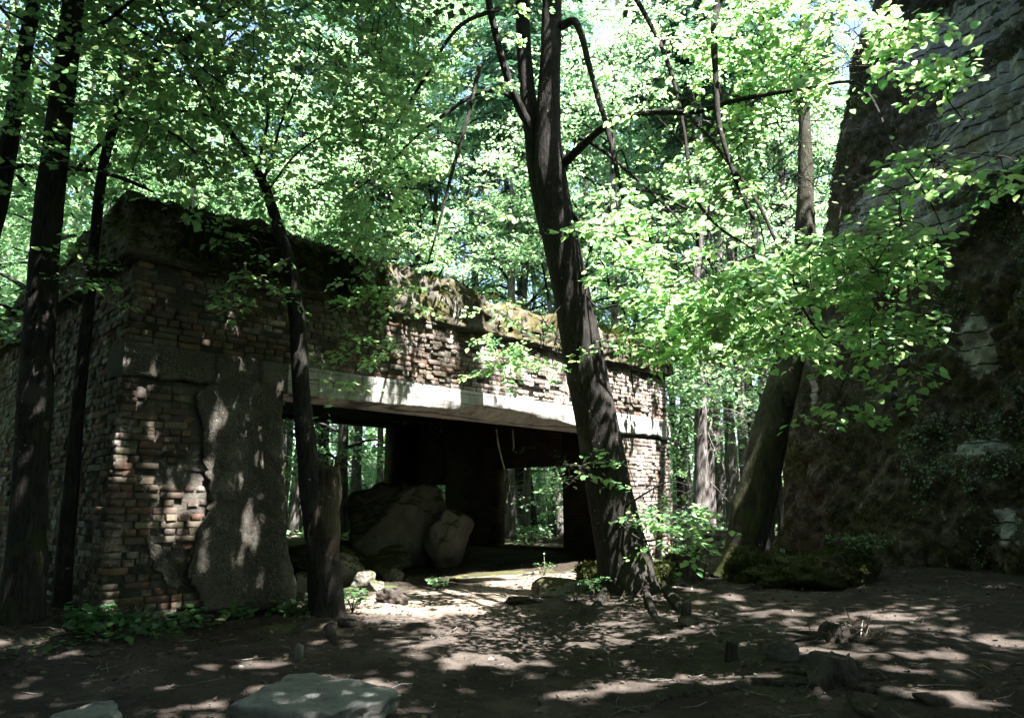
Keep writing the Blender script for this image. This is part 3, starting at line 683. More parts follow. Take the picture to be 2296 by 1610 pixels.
    lv2.add(Pm, np.array([0, 0, -.6]) + bn * .8 + r.normal(size=(m, 3)) * .5, bn + np.array([0, 0, .9]) + r.normal(size=(m, 3)) * .4, r.uniform(.02, .05, m))
    m2 = lv2.mb(HEXA, HEXA_F).build('creeper', UNDER, t); m2['kind'] = 'stuff'
    return P, q
BUNK_P, BUNK_Q = make_bunker()
# ------------------------------------------------------------------ trees near us, drawn limb by limb
KS = SUN[0] / SUN[2]
def px_path(pts):
    P = [at(x, y, d) for x, y, d, w in pts]; R = [w / FOC * d for x, y, d, w in pts]; return P, R
def flare_lobes(n_lobes, amp, seed, rows):
    ph = np.random.default_rng(seed).uniform(0, 6.28)
    return lambda th, i: 1 + amp * np.exp(-i / rows) * (0.5 + 0.5 * np.cos(n_lobes * th + ph)) + 0.5 * amp * np.exp(-i / (rows * .6))
TRX = np.array([[-900, 1262], [-250, 1245], [0, 1238], [290, 1228], [390, 1234], [500, 1250], [640, 1278], [780, 1305], [930, 1335], [1080, 1362], [1200, 1388], [1350, 1425]])
def to_px(p):
    d = p - CAM; c, s_ = math.cos(PITCH), math.sin(PITCH); f = c * d[1] + s_ * d[2]; u = -s_ * d[1] + c * d[2]; return W_IMG / 2 + FOC * d[0] / f, H_IMG / 2 - FOC * u / f
def hides_trunk(p):
    x, y = to_px(p); return y > 60 and p[1] < 9.9 and abs(x - np.interp(y, TRX[:, 0], TRX[:, 1])) < 95
def sun_hits(p):
    t = ((C0 - p) @ V) / (-SUN @ V); h = p - SUN * t; q = h - C0; s_, z_ = q @ U, q[2]
    if t > 0 and 3.7 < s_ < 10.7 and 0.0 < z_ < 4.8: return 2                      # would shade the bright end of the facade
    g = p - SUN * ((p[2] - .3) / SUN[2])
    gs, gv = (g - C0) @ U, (g - C0) @ V
    if 2.2 < gs < 8.2 and -1.4 < gv < 1.0: return 1                            # would shade the threshold
    return 0
# gaps in the canopy: each lets a beam of sun down to the place where the ground or wall is lit
BEAMS = []
def beam(p, r): BEAMS.append((np.asarray(p, float), r))
for x0, y0, x1, y1, r_, n_ in [(470, 1497, 615, 1485, .10, 4), (390, 1587, 480, 1578, .10, 3), (1010, 1492, 1110, 1482, .15, 3), (1140, 1492, 1200, 1486, .11, 2), (1260, 1560, 1390, 1542, .12, 4), (1420, 1545, 1540, 1520, .12, 4), (1590, 1530, 1720, 1520, .12, 4), (1310, 1448, 1380, 1440, .13, 2), (1790, 1452, 1960, 1470, .12, 5), (1980, 1470, 2130, 1473, .10, 4), (2210, 1440, 2290, 1444, .12, 3), (1900, 1382, 2010, 1386, .12, 3), (1690, 1376, 1760, 1374, .14, 2), (2100, 1560, 2170, 1578, .14, 2), (940, 1452, 1010, 1436, .10, 3), (560, 1545, 600, 1542, .08, 2), (1480, 1430, 1560, 1410, .10, 3), (700, 1527, 880, 1545, .10, 4), (2000, 1500, 2080, 1508, .09, 3), (240, 1590, 250, 1592, .08, 1), (1560, 1345, 1640, 1338, .16, 2), (820, 1390, 900, 1384, .12, 3), (960, 1380, 1060, 1372, .15, 3), (1080, 1352, 1160, 1345, .16, 2), (800, 1318, 900, 1302, .2, 3), (900, 1302, 1310, 1296, .24, 9), (690, 1330, 720, 1328, .14, 1), (600, 1545, 700, 1520, .09, 2)]:
    for t_ in np.linspace(0, 1, n_): beam(gp(x0 + (x1 - x0) * t_, y0 + (y1 - y0) * t_), r_)
for x, y, r_ in [(262, 1060, .09), (442, 1080, .11), (395, 1112, .08), (388, 1140, .07), (452, 1150, .07), (432, 1172, .07), (385, 1190, .08), (492, 930, .10), (480, 990, .10), (502, 900, .08), (560, 1200, .09), (548, 1170, .07), (600, 1030, .10), (236, 1372, .08), (385, 1362, .07), (330, 835, .08), (345, 810, .07), (520, 720, .08), (480, 700, .08), (460, 760, .07), (620, 715, .08), (255, 1000, .06), (425, 1345, .06), (230, 1255, .06)]:
    s_, z_ = fac(x, y); beam(ruin(s_, -.05, z_), r_ * .72)
for x, y, d_, r_ in [(1450, 1050, 9.4, .24), (1500, 1120, 9.3, .24), (1480, 1205, 9.3, .24), (1420, 1180, 9.3, .26), (1290, 1045, 9.5, .2), (1540, 1090, 9.3, .26), (1540, 1190, 9.3, .24), (1410, 1060, 9.4, .2), (1762, 1262, 11.3, .16), (1862, 1245, 10.9, .18), (1925, 1265, 10.7, .14), (1650, 1180, 11.3, .14), (1690, 1010, 11.4, .14), (1475, 1270, 9.9, .16), (1530, 1255, 10.2, .16)]: beam(at(x, y, d_), r_)
CLEAR = [(1705, 1950, 255, 525), (1880, 2296, 272, 338), (1865, 1940, 40, 270), (2125, 2400, 575, 1100), (2195, 2400, -60, 335), (1950, 2130, 640, 700)]
def keep_leaf(P, r):
    k = np.ones(len(P), bool)
    d = P - CAM; c, s = math.cos(PITCH), math.sin(PITCH); f = np.maximum(c * d[:, 1] + s * d[:, 2], .1); X = W_IMG / 2 + FOC * d[:, 0] / f; Y = H_IMG / 2 - FOC * (-s * d[:, 1] + c * d[:, 2]) / f
    for x0, x1, y0, y1 in CLEAR: k &= ~((X > x0) & (X < x1) & (Y > y0) & (Y < y1) & (f < 12) & (d[:, 1] > 3) & (r.random(len(P)) < .93))
    for c, rad in BEAMS:
        d = P - c; t = d @ SUN; m = (t > .35) & (np.linalg.norm(d - t[:, None] * SUN, axis=1) < rad + .035); k &= ~m
    t = ((C0 - P) @ V) / (-SUN @ V); q = P - SUN * t[:, None] - C0; s_, z_ = q @ U, q[:, 2]
    wob_ = .5 * fbm(np.stack([s_ * 1.4, z_ * 1.4], -1), 2, 19)
    m = (t > .5) & (s_ > 4.1 + wob_) & (s_ < 10.0 + wob_) & (z_ > 0) & (z_ < 4.7); k &= ~(m & (r.random(len(P)) < .7))
    return k
class Tree:
    def __init__(s, name, label, base, seed, bark=None, group=None, cat='tree'):
        s.o = thing(name, label, cat, base, 0, group); s.base = np.asarray(base, float); s.r = np.random.default_rng(seed)
        s.nodes = []; s.w = []; s.bark = bark or BARK; s.lv = Leaves(); s.hi = Leaves(); s.tw = MB(); s.seed = seed; s.lines = []
    def stem(s, pts, name='branch', n=40, k=14, rough=.12, lobes=None, bark=None, nodes=True, weight=1.0, world=False):
        P, R = ([p[:3] for p in pts], [p[3] for p in pts]) if world else px_path(pts)
        C, R = smooth_path(P, R, n)
        mb = MB(); tube(mb, C - s.base, R, k, rough, s.seed, 2.5, lobes); o = mb.build(name, bark or s.bark, s.o, True)
        if name == 'branch' and not world: s.lines.append(np.array([to_px(c) + (c[1],) for c in C]))
        if nodes: s.nodes.append(C[2:]); s.w.append(np.full(n - 2, weight))
        return o, C
    def sprays(s, regions, size=.07, nl=17):
        A = []; LN = np.concatenate(s.lines) if s.lines else None
        for (x0, x1, y0, y1, d0, d1, n, thr) in regions:
            k = 0; g = 0
            while k < n and g < n * 30:
                g += 1; x, y, d = s.r.uniform(x0, x1), s.r.uniform(y0, y1), s.r.uniform(d0, d1)
                if float(fbm(np.array([[x / 110., y / 75., d * .55]]), 2, s.seed)[0]) < thr: continue
                p = at(x, y, d); h = sun_hits(p)
                if h and s.r.random() < (0, .9, .96)[h]: continue
                if LN is not None:
                    m = (np.hypot(LN[:, 0] - x, LN[:, 1] - y) < 40) & (LN[:, 2] > d)
                    if m.any() and s.r.random() < .8: continue
                if hides_trunk(p) and y < 1000 and s.r.random() < .93: continue
                if ((1690 < x < 1965 and 255 < y < 545) or (1850 < x and 262 < y < 340) or (1860 < x and y < 60) or (x > 2080 and 575 < y)) and s.r.random() < .9: continue
                A.append(p); k += 1
        s.attach(np.array(A), size, nl)
    def attach(s, A, size, nl, tw_r=.0045):
        N = np.concatenate(s.nodes); Wt = np.concatenate(s.w)
        dist0 = np.array([np.min(np.linalg.norm(N - a, axis=1)) for a in A])
        for i in np.argsort(dist0):
            a = A[i]; dd = np.linalg.norm(N - a, axis=1) * Wt; j = int(np.argmin(dd)); b = N[j]; L = np.linalg.norm(a - b)
            m = (a + b) / 2 + np.array([0, 0, .14 * L]) + s.r.normal(size=3) * .06 * L
            C, R = smooth_path([b, m, a], [tw_r * (1 + .9 * L), tw_r * (1 + .4 * L), tw_r * .7], 7)
            tube(s.tw, C - s.base, R, 4)
            N = np.concatenate([N, C[2:]]); Wt = np.concatenate([Wt, np.ones(5)])
            d = nrm(a - b) * .7 + s.r.normal(size=3) * np.array([.5, .5, .12]); d[2] *= .35
            n = int(nl * s.r.uniform(.6, 1.35)); ll = s.r.uniform(.32, .62)
            e = spray(s.lv, a - s.base, d, ll, n, size, s.r)
            tube(s.tw, np.array([a - s.base, (a - s.base + e) / 2 + [0, 0, .02], e]), [tw_r * .7, tw_r * .5, tw_r * .3], 3)
        s.nodes, s.w = [N], [Wt]
    def finish(s, mat=LINDEN, twmat=TWIG):
        for L_ in (s.lv, s.hi):
            if L_.p:
                p_, d_, n_, z_ = L_.arrays(); k = keep_leaf(p_ + s.base, s.r); L_.p, L_.d, L_.n, L_.s = [p_[k]], [d_[k]], [n_[k]], [z_[k]]
        if s.tw.n: o = s.tw.build('twigs', twmat, s.o); o['kind'] = 'stuff'
        if s.lv.p: o = s.lv.mb().build('foliage', mat, s.o); o['kind'] = 'stuff'
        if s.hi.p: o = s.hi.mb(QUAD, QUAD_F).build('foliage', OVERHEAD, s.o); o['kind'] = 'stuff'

# --- the forked linden in front of the facade
bM = gp(1418, 1345)
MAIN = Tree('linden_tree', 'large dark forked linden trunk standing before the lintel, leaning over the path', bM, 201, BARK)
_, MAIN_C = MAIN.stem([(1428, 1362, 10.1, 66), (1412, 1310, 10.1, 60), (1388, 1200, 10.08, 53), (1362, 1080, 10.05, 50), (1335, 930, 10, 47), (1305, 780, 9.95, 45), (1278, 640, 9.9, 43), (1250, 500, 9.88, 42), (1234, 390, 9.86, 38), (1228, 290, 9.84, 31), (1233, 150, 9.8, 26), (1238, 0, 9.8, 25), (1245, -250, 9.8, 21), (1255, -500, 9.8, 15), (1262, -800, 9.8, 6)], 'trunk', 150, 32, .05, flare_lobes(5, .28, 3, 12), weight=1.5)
MAIN.stem([(1232, 520, 9.95, 24), (1208, 400, 9.95, 24), (1193, 290, 10, 21), (1178, 150, 10.1, 19), (1170, 0, 10.2, 17), (1163, -150, 10.3, 14), (1150, -420, 10.4, 6)], 'trunk', 60, 18, .08, weight=1.5)
for b in ([(1196, 300, 9.95, 13), (1150, 205, 9.8, 10), (1120, 110, 9.7, 9), (1095, 0, 9.6, 8), (1080, -120, 9.6, 5)],
          [(1155, 222, 9.85, 6), (1110, 205, 9.7, 5), (1060, 215, 9.5, 4.5), (1000, 255, 9.3, 4), (930, 310, 9.1, 3), (870, 370, 8.9, 2.4), (800, 425, 8.8, 1.6)],
          [(1075, 150, 9.6, 6), (1050, 260, 9.3, 5), (1010, 400, 9.1, 4.2), (985, 500, 9, 3.5), (960, 590, 8.9, 2)],
          [(1120, 20, 9.4, 6), (1030, 60, 9.2, 5), (950, 180, 9, 4), (870, 310, 8.9, 2.5), (850, 400, 8.8, 1.5)],
          [(1258, 372, 9.8, 13), (1300, 333, 9.5, 10), (1350, 288, 9.2, 9.5), (1410, 261, 8.8, 9), (1480, 252, 8.3, 7.5), (1560, 252, 7.8, 6.5), (1640, 228, 7.3, 5.5), (1720, 213, 6.9, 5), (1830, 195, 6.4, 4), (1920, 185, 6.0, 3.2), (1969, 249, 5.8, 3), (2001, 334, 5.6, 2.6), (2065, 422, 5.4, 2.2), (2097, 474, 5.3, 2), (2118, 530, 5.2, 1.2)],
          [(1258, 60, 9.7, 11), (1290, 50, 9.5, 9), (1312, 110, 9.3, 8), (1335, 200, 9.1, 7.5), (1358, 275, 9, 7), (1378, 360, 8.9, 6), (1400, 460, 8.8, 5), (1425, 585, 8.7, 2.5)],
          [(1240, -320, 9.6, 13), (1420, -210, 8.6, 11), (1598, -60, 7.2, 9), (1600, 60, 7, 8.5), (1605, 180, 6.9, 7.5), (1610, 270, 6.8, 6.5), (1630, 345, 6.7, 6), (1662, 435, 6.6, 5), (1690, 492, 6.6, 3.5)],
          [(1640, 375, 6.7, 4.5), (1690, 440, 6.4, 4.2), (1735, 530, 6.2, 4), (1775, 620, 6.0, 3.6), (1805, 700, 5.9, 3), (1850, 760, 5.8, 2)],
          [(1540, 255, 7.9, 5), (1600, 320, 7.4, 4.5), (1650, 390, 6.9, 3.5)],
          [(1245, -200, 9.7, 11), (1340, -120, 9.2, 8), (1420, -10, 8.8, 6.5), (1478, 95, 8.6, 5.5), (1512, 190, 8.4, 5), (1535, 300, 8.2, 4), (1550, 420, 8.1, 3.4), (1600, 500, 7.8, 2.8), (1690, 560, 7.4, 2)],
          [(1300, 310, 9.6, 5), (1340, 330, 9.4, 4.5), (1420, 395, 9, 4), (1500, 470, 8.6, 3), (1560, 540, 8.4, 1.6)],
          [(1272, 470, 9.85, 5), (1300, 500, 9.7, 4.5), (1325, 545, 9.6, 5), (1316, 600, 9.6, 3), (1312, 660, 9.6, 1.5)],
          [(1420, 880, 9.9, 2.0), (1400, 700, 9.4, 2.2), (1340, 690, 9.6, 2.2), (1300, 640, 9.8, 3)][::-1],
          [(1380, 1150, 9.95, 3), (1440, 1110, 9.5, 2.2), (1500, 1080, 9.3, 1.5), (1550, 1090, 9.2, 1)],
          [(1372, 1160, 9.9, 3), (1440, 1210, 9.4, 2), (1500, 1200, 9.3, 1.2)],
          [(1330, 1060, 9.9, 3), (1300, 1045, 9.6, 2), (1262, 1040, 9.5, 1)]):
    MAIN.stem(b, 'branch', 34, 8, .2)
MAIN.sprays([(1310, 1840, 440, 790, 5.6, 8.2, 200, -.12), (1580, 2030, 570, 790, 5.4, 6.8, 120, -.05), (1280, 1900, -160, 450, 6.8, 9.8, 330, -.1), (1880, 2180, 60, 270, 5.0, 5.9, 42, -.1), (1970, 2296, 345, 560, 4.8, 5.7, 44, -.05), (1850, 2110, 545, 640, 5.2, 5.8, 26, -.2), (1865, 1955, 900, 930, 5.7, 5.9, 3, -1), (2000, 2110, 820, 860, 5.5, 5.8, 5, -1),
             (760, 1230, -160, 660, 8.0, 9.8, 300, -.08), (790, 950, 605, 690, 8.6, 9.2, 16, -1), (760, 920, 752, 812, 8.8, 9.2, 10, -1), (1090, 1250, 670, 830, 9.0, 9.6, 30, -.4)], .068, 25)
MAIN.sprays([(1255, 1315, 1025, 1075, 9.4, 9.7, 7, -1), (1400, 1560, 1035, 1230, 9.1, 9.6, 50, -.2)], .078, 17)
A_ = []
for _ in range(230):  # extra sprays added sunward of the trunk to shade it
    zz = MAIN.r.uniform(.3, 8.0); c_ = np.array([np.interp(zz, MAIN_C[:, 2], MAIN_C[:, j]) for j in range(3)]); A_.append(c_ + SUN * MAIN.r.uniform(2.6, 8.0) + MAIN.r.normal(size=3) * .16)
MAIN.attach(np.array([a for a in A_ if not hides_trunk(a) and sun_hits(a) != 1]), .072, 20)
# surface roots and buttresses
for pts, w in (([(1365, 1340), (1325, 1372), (1285, 1392), (1235, 1405)], 16), ([(1490, 1345), (1540, 1378), (1570, 1402), (1650, 1432)], 18), ([(1450, 1358), (1480, 1398), (1530, 1404), (1600, 1400)], 11)):
    P = [gp(*p) for p in pts]; n = len(P)
    MAIN.stem([(p[0], p[1], p[2] - .01 - .04 * i / n + (.05 if i == 0 else 0), w / FOC * 6.5 * (1 - .6 * i / n)) for i, p in enumerate(P)], 'root', 26, 9, .25, nodes=False, world=True)

# --- slender leaning tree before the pier, with a snapped second stem
b2 = gp(735, 1400)
T2 = Tree('leaning_tree', 'slender leaning tree with a snapped second stem beside the brick pier', b2, 301, BARK)
_, c2 = T2.stem([(738, 1412, 8.45, 42), (732, 1360, 8.45, 36), (722, 1250, 8.42, 33), (706, 1130, 8.4, 30), (690, 1020, 8.38, 24), (680, 930, 8.36, 20), (672, 820, 8.3, 18.5), (664, 700, 8.25, 18), (645, 590, 8.2, 17), (615, 480, 8.15, 13), (585, 400, 8.1, 11), (545, 335, 8.05, 8), (490, 260, 8, 6), (430, 160, 8, 5), (360, 20, 8, 4), (300, -120, 8, 2)], 'trunk', 120, 18, .1, flare_lobes(4, .4, 8, 6), weight=1.3)
T2.stem([(720, 1330, 8.42, 24), (722, 1250, 8.40, 29), (729, 1165, 8.37, 28), (735, 1100, 8.36, 24), (739, 1056, 8.36, 19), (741, 1044, 8.36, 10)], 'broken_stem', 36, 20, .34, bark=BARK_TORN, nodes=False)
for i_, (dx, hh) in enumerate(((-14, 14), (-6, 26), (4, 10), (12, 22), (17, 8))): T2.stem([(737 + dx, 1066, 8.36, 5), (739 + dx, 1050, 8.36, 4), (742 + dx * 1.1, 1040 - hh, 8.36, .6)], 'splinter', 8, 6, .2, bark=BARK_TORN, nodes=False)
for b in ([(590, 410, 8.1, 4), (615, 330, 8.0, 3), (640, 250, 7.9, 2.5), (690, 150, 7.8, 1.5)], [(575, 385, 8.1, 4), (600, 270, 8.2, 3), (590, 170, 8.2, 2), (600, 60, 8.2, 1.5)], [(600, 430, 8.1, 3), (660, 350, 7.8, 2.4), (730, 300, 7.6, 1.6)], [(500, 270, 8, 4), (420, 250, 7.8, 3), (330, 240, 7.6, 2)], [(640, 560, 8.2, 3), (600, 560, 8, 2.4), (540, 590, 7.8, 2), (490, 610, 7.7, 1.3)], [(440, 170, 8, 3), (520, 80, 7.9, 2.4), (620, 0, 7.8, 2), (720, -60, 7.8, 1.4)]):
    T2.stem(b, 'branch', 24, 7, .18)
T2.sprays([(300, 880, -160, 470, 7.2, 9.4, 400, -.14), (465, 640, 500, 680, 7.6, 8.1, 34, -.5), (680, 760, 800, 870, 8.0, 8.2, 4, -1)], .066, 18)
for pts in ([(700, 1400), (650, 1425), (610, 1440)], [(760, 1405), (800, 1400), (850, 1390)], [(740, 1410), (745, 1440), (760, 1455)]):
    P = [gp(*p) for p in pts]; T2.stem([(p[0], p[1], p[2] + .03 - .035 * i, .065 - .02 * i) for i, p in enumerate(P)], 'root', 16, 8, .25, nodes=False, world=True)

# --- trees at the ruin's near corner
b3 = gp(45, 1455)
T3 = Tree('straight_tree', 'straight smooth-barked tree trunk standing before the ruin\'s near side wall', b3, 401, BARK)
T3.stem([(40, 1475, 7.2, 58), (46, 1430, 7.2, 45), (58, 1250, 7.2, 38), (70, 1050, 7.18, 35), (84, 800, 7.15, 34), (104, 520, 7.1, 31), (130, 300, 7.08, 29), (152, 120, 7.05, 26), (166, -20, 7, 24), (190, -300, 7, 20), (205, -700, 7, 8)], 'trunk', 110, 20, .05, flare_lobes(4, .3, 4, 6), weight=1.4)
for b in ([(120, 385, 7.08, 8), (60, 372, 7.2, 7), (20, 378, 7.3, 6), (-60, 400, 7.4, 4)], [(125, 375, 7.05, 6), (220, 385, 6.9, 5.5), (300, 410, 6.8, 4.5), (345, 432, 6.8, 2.5)], [(160, 60, 7, 6), (200, 62, 6.9, 5), (250, 40, 6.8, 5), (330, -30, 6.7, 4)], [(155, 110, 7, 4), (80, 60, 7, 3), (0, 20, 7, 2)], [(170, -40, 7, 5), (300, 60, 6.8, 4), (420, 130, 6.6, 3), (500, 190, 6.5, 2)]):
    T3.stem(b, 'branch', 24, 8, .25)
T3.sprays([(0, 480, -120, 420, 6.2, 8.4, 260, -.1), (200, 700, -140, 200, 6.0, 7.5, 150, -.1), (160, 260, 590, 680, 7.0, 7.4, 5, -1)], .066, 17)
b4 = gp(130, 1425)
T4 = Tree('thin_tree', 'thin crooked young tree close against the ruin\'s brick corner', b4, 501, BARK)
T4.stem([(125, 1440, 7.75, 24), (135, 1380, 7.75, 19), (150, 1200, 7.7, 15.5), (168, 1000, 7.7, 14), (184, 820, 7.65, 13), (202, 650, 7.6, 12), (216, 500, 7.6, 11.5), (232, 370, 7.55, 11), (256, 280, 7.5, 10), (275, 210, 7.5, 9), (330, 150, 7.4, 7.5), (420, 90, 7.3, 6), (520, 20, 7.2, 4), (620, -80, 7.1, 2)], 'trunk', 100, 14, .08, flare_lobes(3, .3, 5, 6), weight=1.2)
for b in ([(262, 275, 7.5, 5), (310, 268, 7.4, 4), (370, 290, 7.3, 3.4), (430, 335, 7.2, 2.6), (480, 400, 7.1, 1.6)], [(235, 360, 7.55, 3), (250, 250, 7.6, 2), (280, 100, 7.7, 1.6)], [(200, 660, 7.6, 3), (170, 640, 7.5, 2), (140, 660, 7.4, 1)]):
    T4.stem(b, 'branch', 22, 7, .2)
T4.sprays([(180, 620, -20, 420, 6.9, 8.2, 130, -.05), (120, 230, 600, 680, 7.2, 7.5, 6, -1)], .066, 16)
b5 = np.array([-6.35, 7.4, float(gz(-6.35, 7.4)) - .05])
T5 = Tree('slanting_tree', 'slanting dark tree reaching over the ruin\'s mossy near corner', b5, 601, BARK)
T5.stem([(b5[0], b5[1], b5[2] - .05, .17)] + [tuple(at(x, y, d)) + (w / FOC * d,) for x, y, d, w in [(-110, 900, 7.5, 21), (-30, 560, 7.6, 20), (0, 440, 7.6, 19), (30, 270, 7.6, 19), (58, 100, 7.6, 17), (80, -30, 7.6, 16), (110, -300, 7.6, 12), (130, -600, 7.6, 4)]], 'trunk', 80, 14, .08, world=True, weight=1.3)
T5.sprays([(0, 300, -100, 300, 7.2, 9.2, 90, 0)], .066, 17)

# --- mossy tree leaning towards the bunker, with a second dark stem and pale broken ones
b6 = gp(1648, 1296)
T6 = Tree('mossy_tree', 'thick moss-covered tree leaning right beside the bunker\'s far end', b6, 701, BARK_MOSSY)
_, T6_C = T6.stem([(1636, 1310, 11.7, 42), (1652, 1270, 11.7, 38), (1672, 1180, 11.7, 36), (1692, 1090, 11.7, 35), (1715, 1000, 11.72, 35), (1742, 900, 11.75, 35), (1772, 800, 11.8, 33), (1794, 690, 11.9, 29), (1804, 560, 12, 24), (1806, 400, 12.2, 18), (1803, 180, 12.4, 12), (1800, -120, 12.6, 5)], 'trunk', 100, 20, .14, flare_lobes(4, .12, 9, 6), weight=1.3)
T6.stem([(1690, 1262, 11.6, 15), (1716, 1170, 11.62, 14), (1738, 1060, 11.7, 13), (1758, 960, 11.75, 12), (1780, 870, 11.8, 9), (1802, 800, 11.85, 6)], 'trunk', 40, 10, .2, bark=BARK)
T6.sprays([(1540, 1850, 520, 760, 9.6, 11.6, 60, -.1)], .075, 17)
A_ = []
for _ in range(28):  # a few more sprays added on the sun side to shade this trunk
    zz = T6.r.uniform(.5, 4.5); c_ = np.array([np.interp(zz, T6_C[:, 2], T6_C[:, j]) for j in range(3)]); A_.append(c_ + SUN * T6.r.uniform(1.5, 4.0) + T6.r.normal(size=3) * .28)
T6.attach(np.array([a for a in A_ if sun_hits(a) != 1]), .08, 20)
for (pts, lab) in (([(1705, 1250, 12.6, 22), (1722, 1120, 12.6, 20), (1736, 1030, 12.6, 18), (1752, 940, 12.7, 15), (1778, 840, 12.8, 11)], 'pale bare snag rising between the mossy tree and the bunker'),):
    t = Tree('dead_snag', lab, gp(1705, 1250), 777, BARK_GREY); t.stem(pts, 'trunk', 30, 12, .2); t.stem([(1740, 1040, 12.6, 8), (1748, 1100, 12.5, 7), (1752, 1200, 12.5, 6)], 'branch', 16, 8, .2)

# ------------------------------------------------------------------ unseen canopy added for shade: crowns of these trees and those behind us
# leaves are thinned to shape the sun patch on the facade and threshold
HIGH = [(MAIN, np.array([1.2, 9.6])), (T2, np.array([-4.2, 8.2])), (T3, np.array([-5.0, 7.2])), (T5, np.array([-6.0, 7.5])), (T4, np.array([-3.5, 7.0]))]
for i, (x, y, lab) in enumerate([(6.8, -2.6, 'tall unseen broadleaf tree added to shade the path from beside the bunker'), (1.6, -4.2, 'unseen shade tree with wide crown added behind the path'), (-4.2, -1.2, 'unseen shade tree added behind the flat concrete slab'), (11.5, 2.2, 'unseen shade tree added over the bunker top'), (-9.2, 3.0, 'broadleaf tree on the bank beside the ruin\'s side wall'), (12.0, -6.5, 'unseen shade tree added farther back along the path'), (5.2, 2.2, 'unseen shade tree added over the path before the bunker')]):
    if i == 6: x, y = 7.2, 2.0
    zb = float(gz(x, y)); t = Tree('shade_tree', lab, (x, y, zb), 800 + i, BARK, 'unseen shade trees over the path')
    t.stem([(x, y, zb - .1, .30), (x + .1, y - .1, 3, .24), (x, y, 6, .20), (x - .3, y + .2, 10, .14), (x - .4, y + .3, 15, .03)], 'trunk', 40, 14, .08, flare_lobes(5, .4, i, 4), world=True)
    for a in range(7):
        an = a * 2.4 + i; h = 7 + a * .9; t.stem([(x - .1, y + .1, h, .08), (x + 1.3 * math.cos(an), y + 1.3 * math.sin(an), h + .9, .055), (x + 2.8 * math.cos(an), y + 2.8 * math.sin(an), h + 1.4, .02)], 'branch', 16, 7, .15, world=True)
    HIGH.append((t, np.array([x, y])))
def in_frame(P, m=60):
    d = P - CAM; c, s = math.cos(PITCH), math.sin(PITCH); f = c * d[:, 1] + s * d[:, 2]; u = -s * d[:, 1] + c * d[:, 2]
    X = W_IMG / 2 + FOC * d[:, 0] / np.maximum(f, .1); Y = H_IMG / 2 - FOC * u / np.maximum(f, .1)
    return (f > .1) & (X > -m) & (X < W_IMG + m) & (Y > -m) & (Y < H_IMG + m)
rc = np.random.default_rng(77)
NC = 17500
qx, qy, z = rc.uniform(-12, 10, NC), rc.uniform(0.5, 19, NC), rc.uniform(8.2, 14.5, NC)
GAP = [(-0.9, 6.4), (1.8, 6.4), (1.7, 8.6), (1.5, 11.0), (3.9, 14.6), (1.8, 17.6), (-4.1, 12.4), (-2.2, 9.3)]
wob = fbm(np.stack([qx * .8, qy * .8], -1), 2, 41) * .45
gap = np.array([0.0 if inside((a_ + w_, b_ - w_), GAP) else 2.0 for a_, b_, w_ in zip(qx, qy, wob)])
clump = fbm(np.stack([qx * .75, qy * 1.0, z * .06], -1), 3, 43, .6)
keep = (rc.random(NC) < np.where(gap < 1, 0.012, 0.97)) & (clump > -.37)
P = np.stack([qx + KS * z, qy - KS * z, z], -1)
keep &= ~in_frame(P)
P = P[keep]
hit = np.array([sun_hits(p_) for p_ in P]); P = P[(hit == 0) | (rc.random(len(P)) < .03)]
cen = np.array([c for _, c in HIGH]); who = np.argmin(np.linalg.norm(P[:, None, :2] - cen[None], axis=2), 1)
for p, w in zip(P, who):
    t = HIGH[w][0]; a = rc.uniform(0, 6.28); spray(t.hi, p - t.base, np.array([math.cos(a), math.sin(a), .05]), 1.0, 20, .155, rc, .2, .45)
for t in (MAIN, T2, T3, T4, T5, T6): t.finish()
for t, _ in HIGH[5:]: t.finish(FOREST)

# ------------------------------------------------------------------ the forest around: a few kinds, copied
def proto_broadleaf(seed, H=15.0, z0=2.6, R=3.4, size=.088, nl=28, nlimb=26):
    r = np.random.default_rng(seed); t = thing('forest_tree', 'x', 'tree')
    w = np.cumsum(r.normal(size=(8, 2)) * .18, axis=0); zz = np.linspace(-.2, H, 8); rad = np.interp(zz, [-.2, .4, H], [.24, .17, .02])
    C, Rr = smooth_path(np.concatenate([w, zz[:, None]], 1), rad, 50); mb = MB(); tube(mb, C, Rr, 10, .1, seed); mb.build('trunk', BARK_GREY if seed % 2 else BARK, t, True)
    lb = MB(); lv = Leaves()
    for i in range(nlimb):
        f = (i + .5) / nlimb; z = z0 + (H - z0) * f; b = np.array([np.interp(z, C[:, 2], C[:, j]) for j in (0, 1, 2)])
        an = i * 2.399 + r.normal() * .3; L = R * (0.55 + .75 * math.sin(math.pi * min(1, .12 + f * .9))) * r.uniform(.7, 1.15) * (1 if f < .8 else .6)
        d = np.array([math.cos(an), math.sin(an), 0.0]); P = [b, b + d * L * .45 + [0, 0, .28 * L * (.4 + f)], b + d * L + [0, 0, .12 * L * (f * 2 - .7)]]
        Q, q = smooth_path(P, [.045 * (1.3 - f), .028, .006], 12); tube(lb, Q, q, 5, .1, i)
        for _ in range(26):
            tt = r.uniform(.25, 1) ** .7; p = np.array([np.interp(tt, np.linspace(0, 1, 12), Q[:, j]) for j in range(3)]) + r.normal(size=3) * np.array([.34, .34, .22])
            a2 = an + r.normal() * .9; spray(lv, p, np.array([math.cos(a2), math.sin(a2), 0]), .7, int(nl * r.uniform(.6, 1.3)), size, r, .3, .45)
    lb.build('branches', BARK, t); lv.mb(QUAD, QUAD_F).build('foliage', FOREST, t)
    for c in t.children:
        if c.name.split('.')[0] in ('foliage', 'branches'): c['kind'] = 'stuff'
    return t
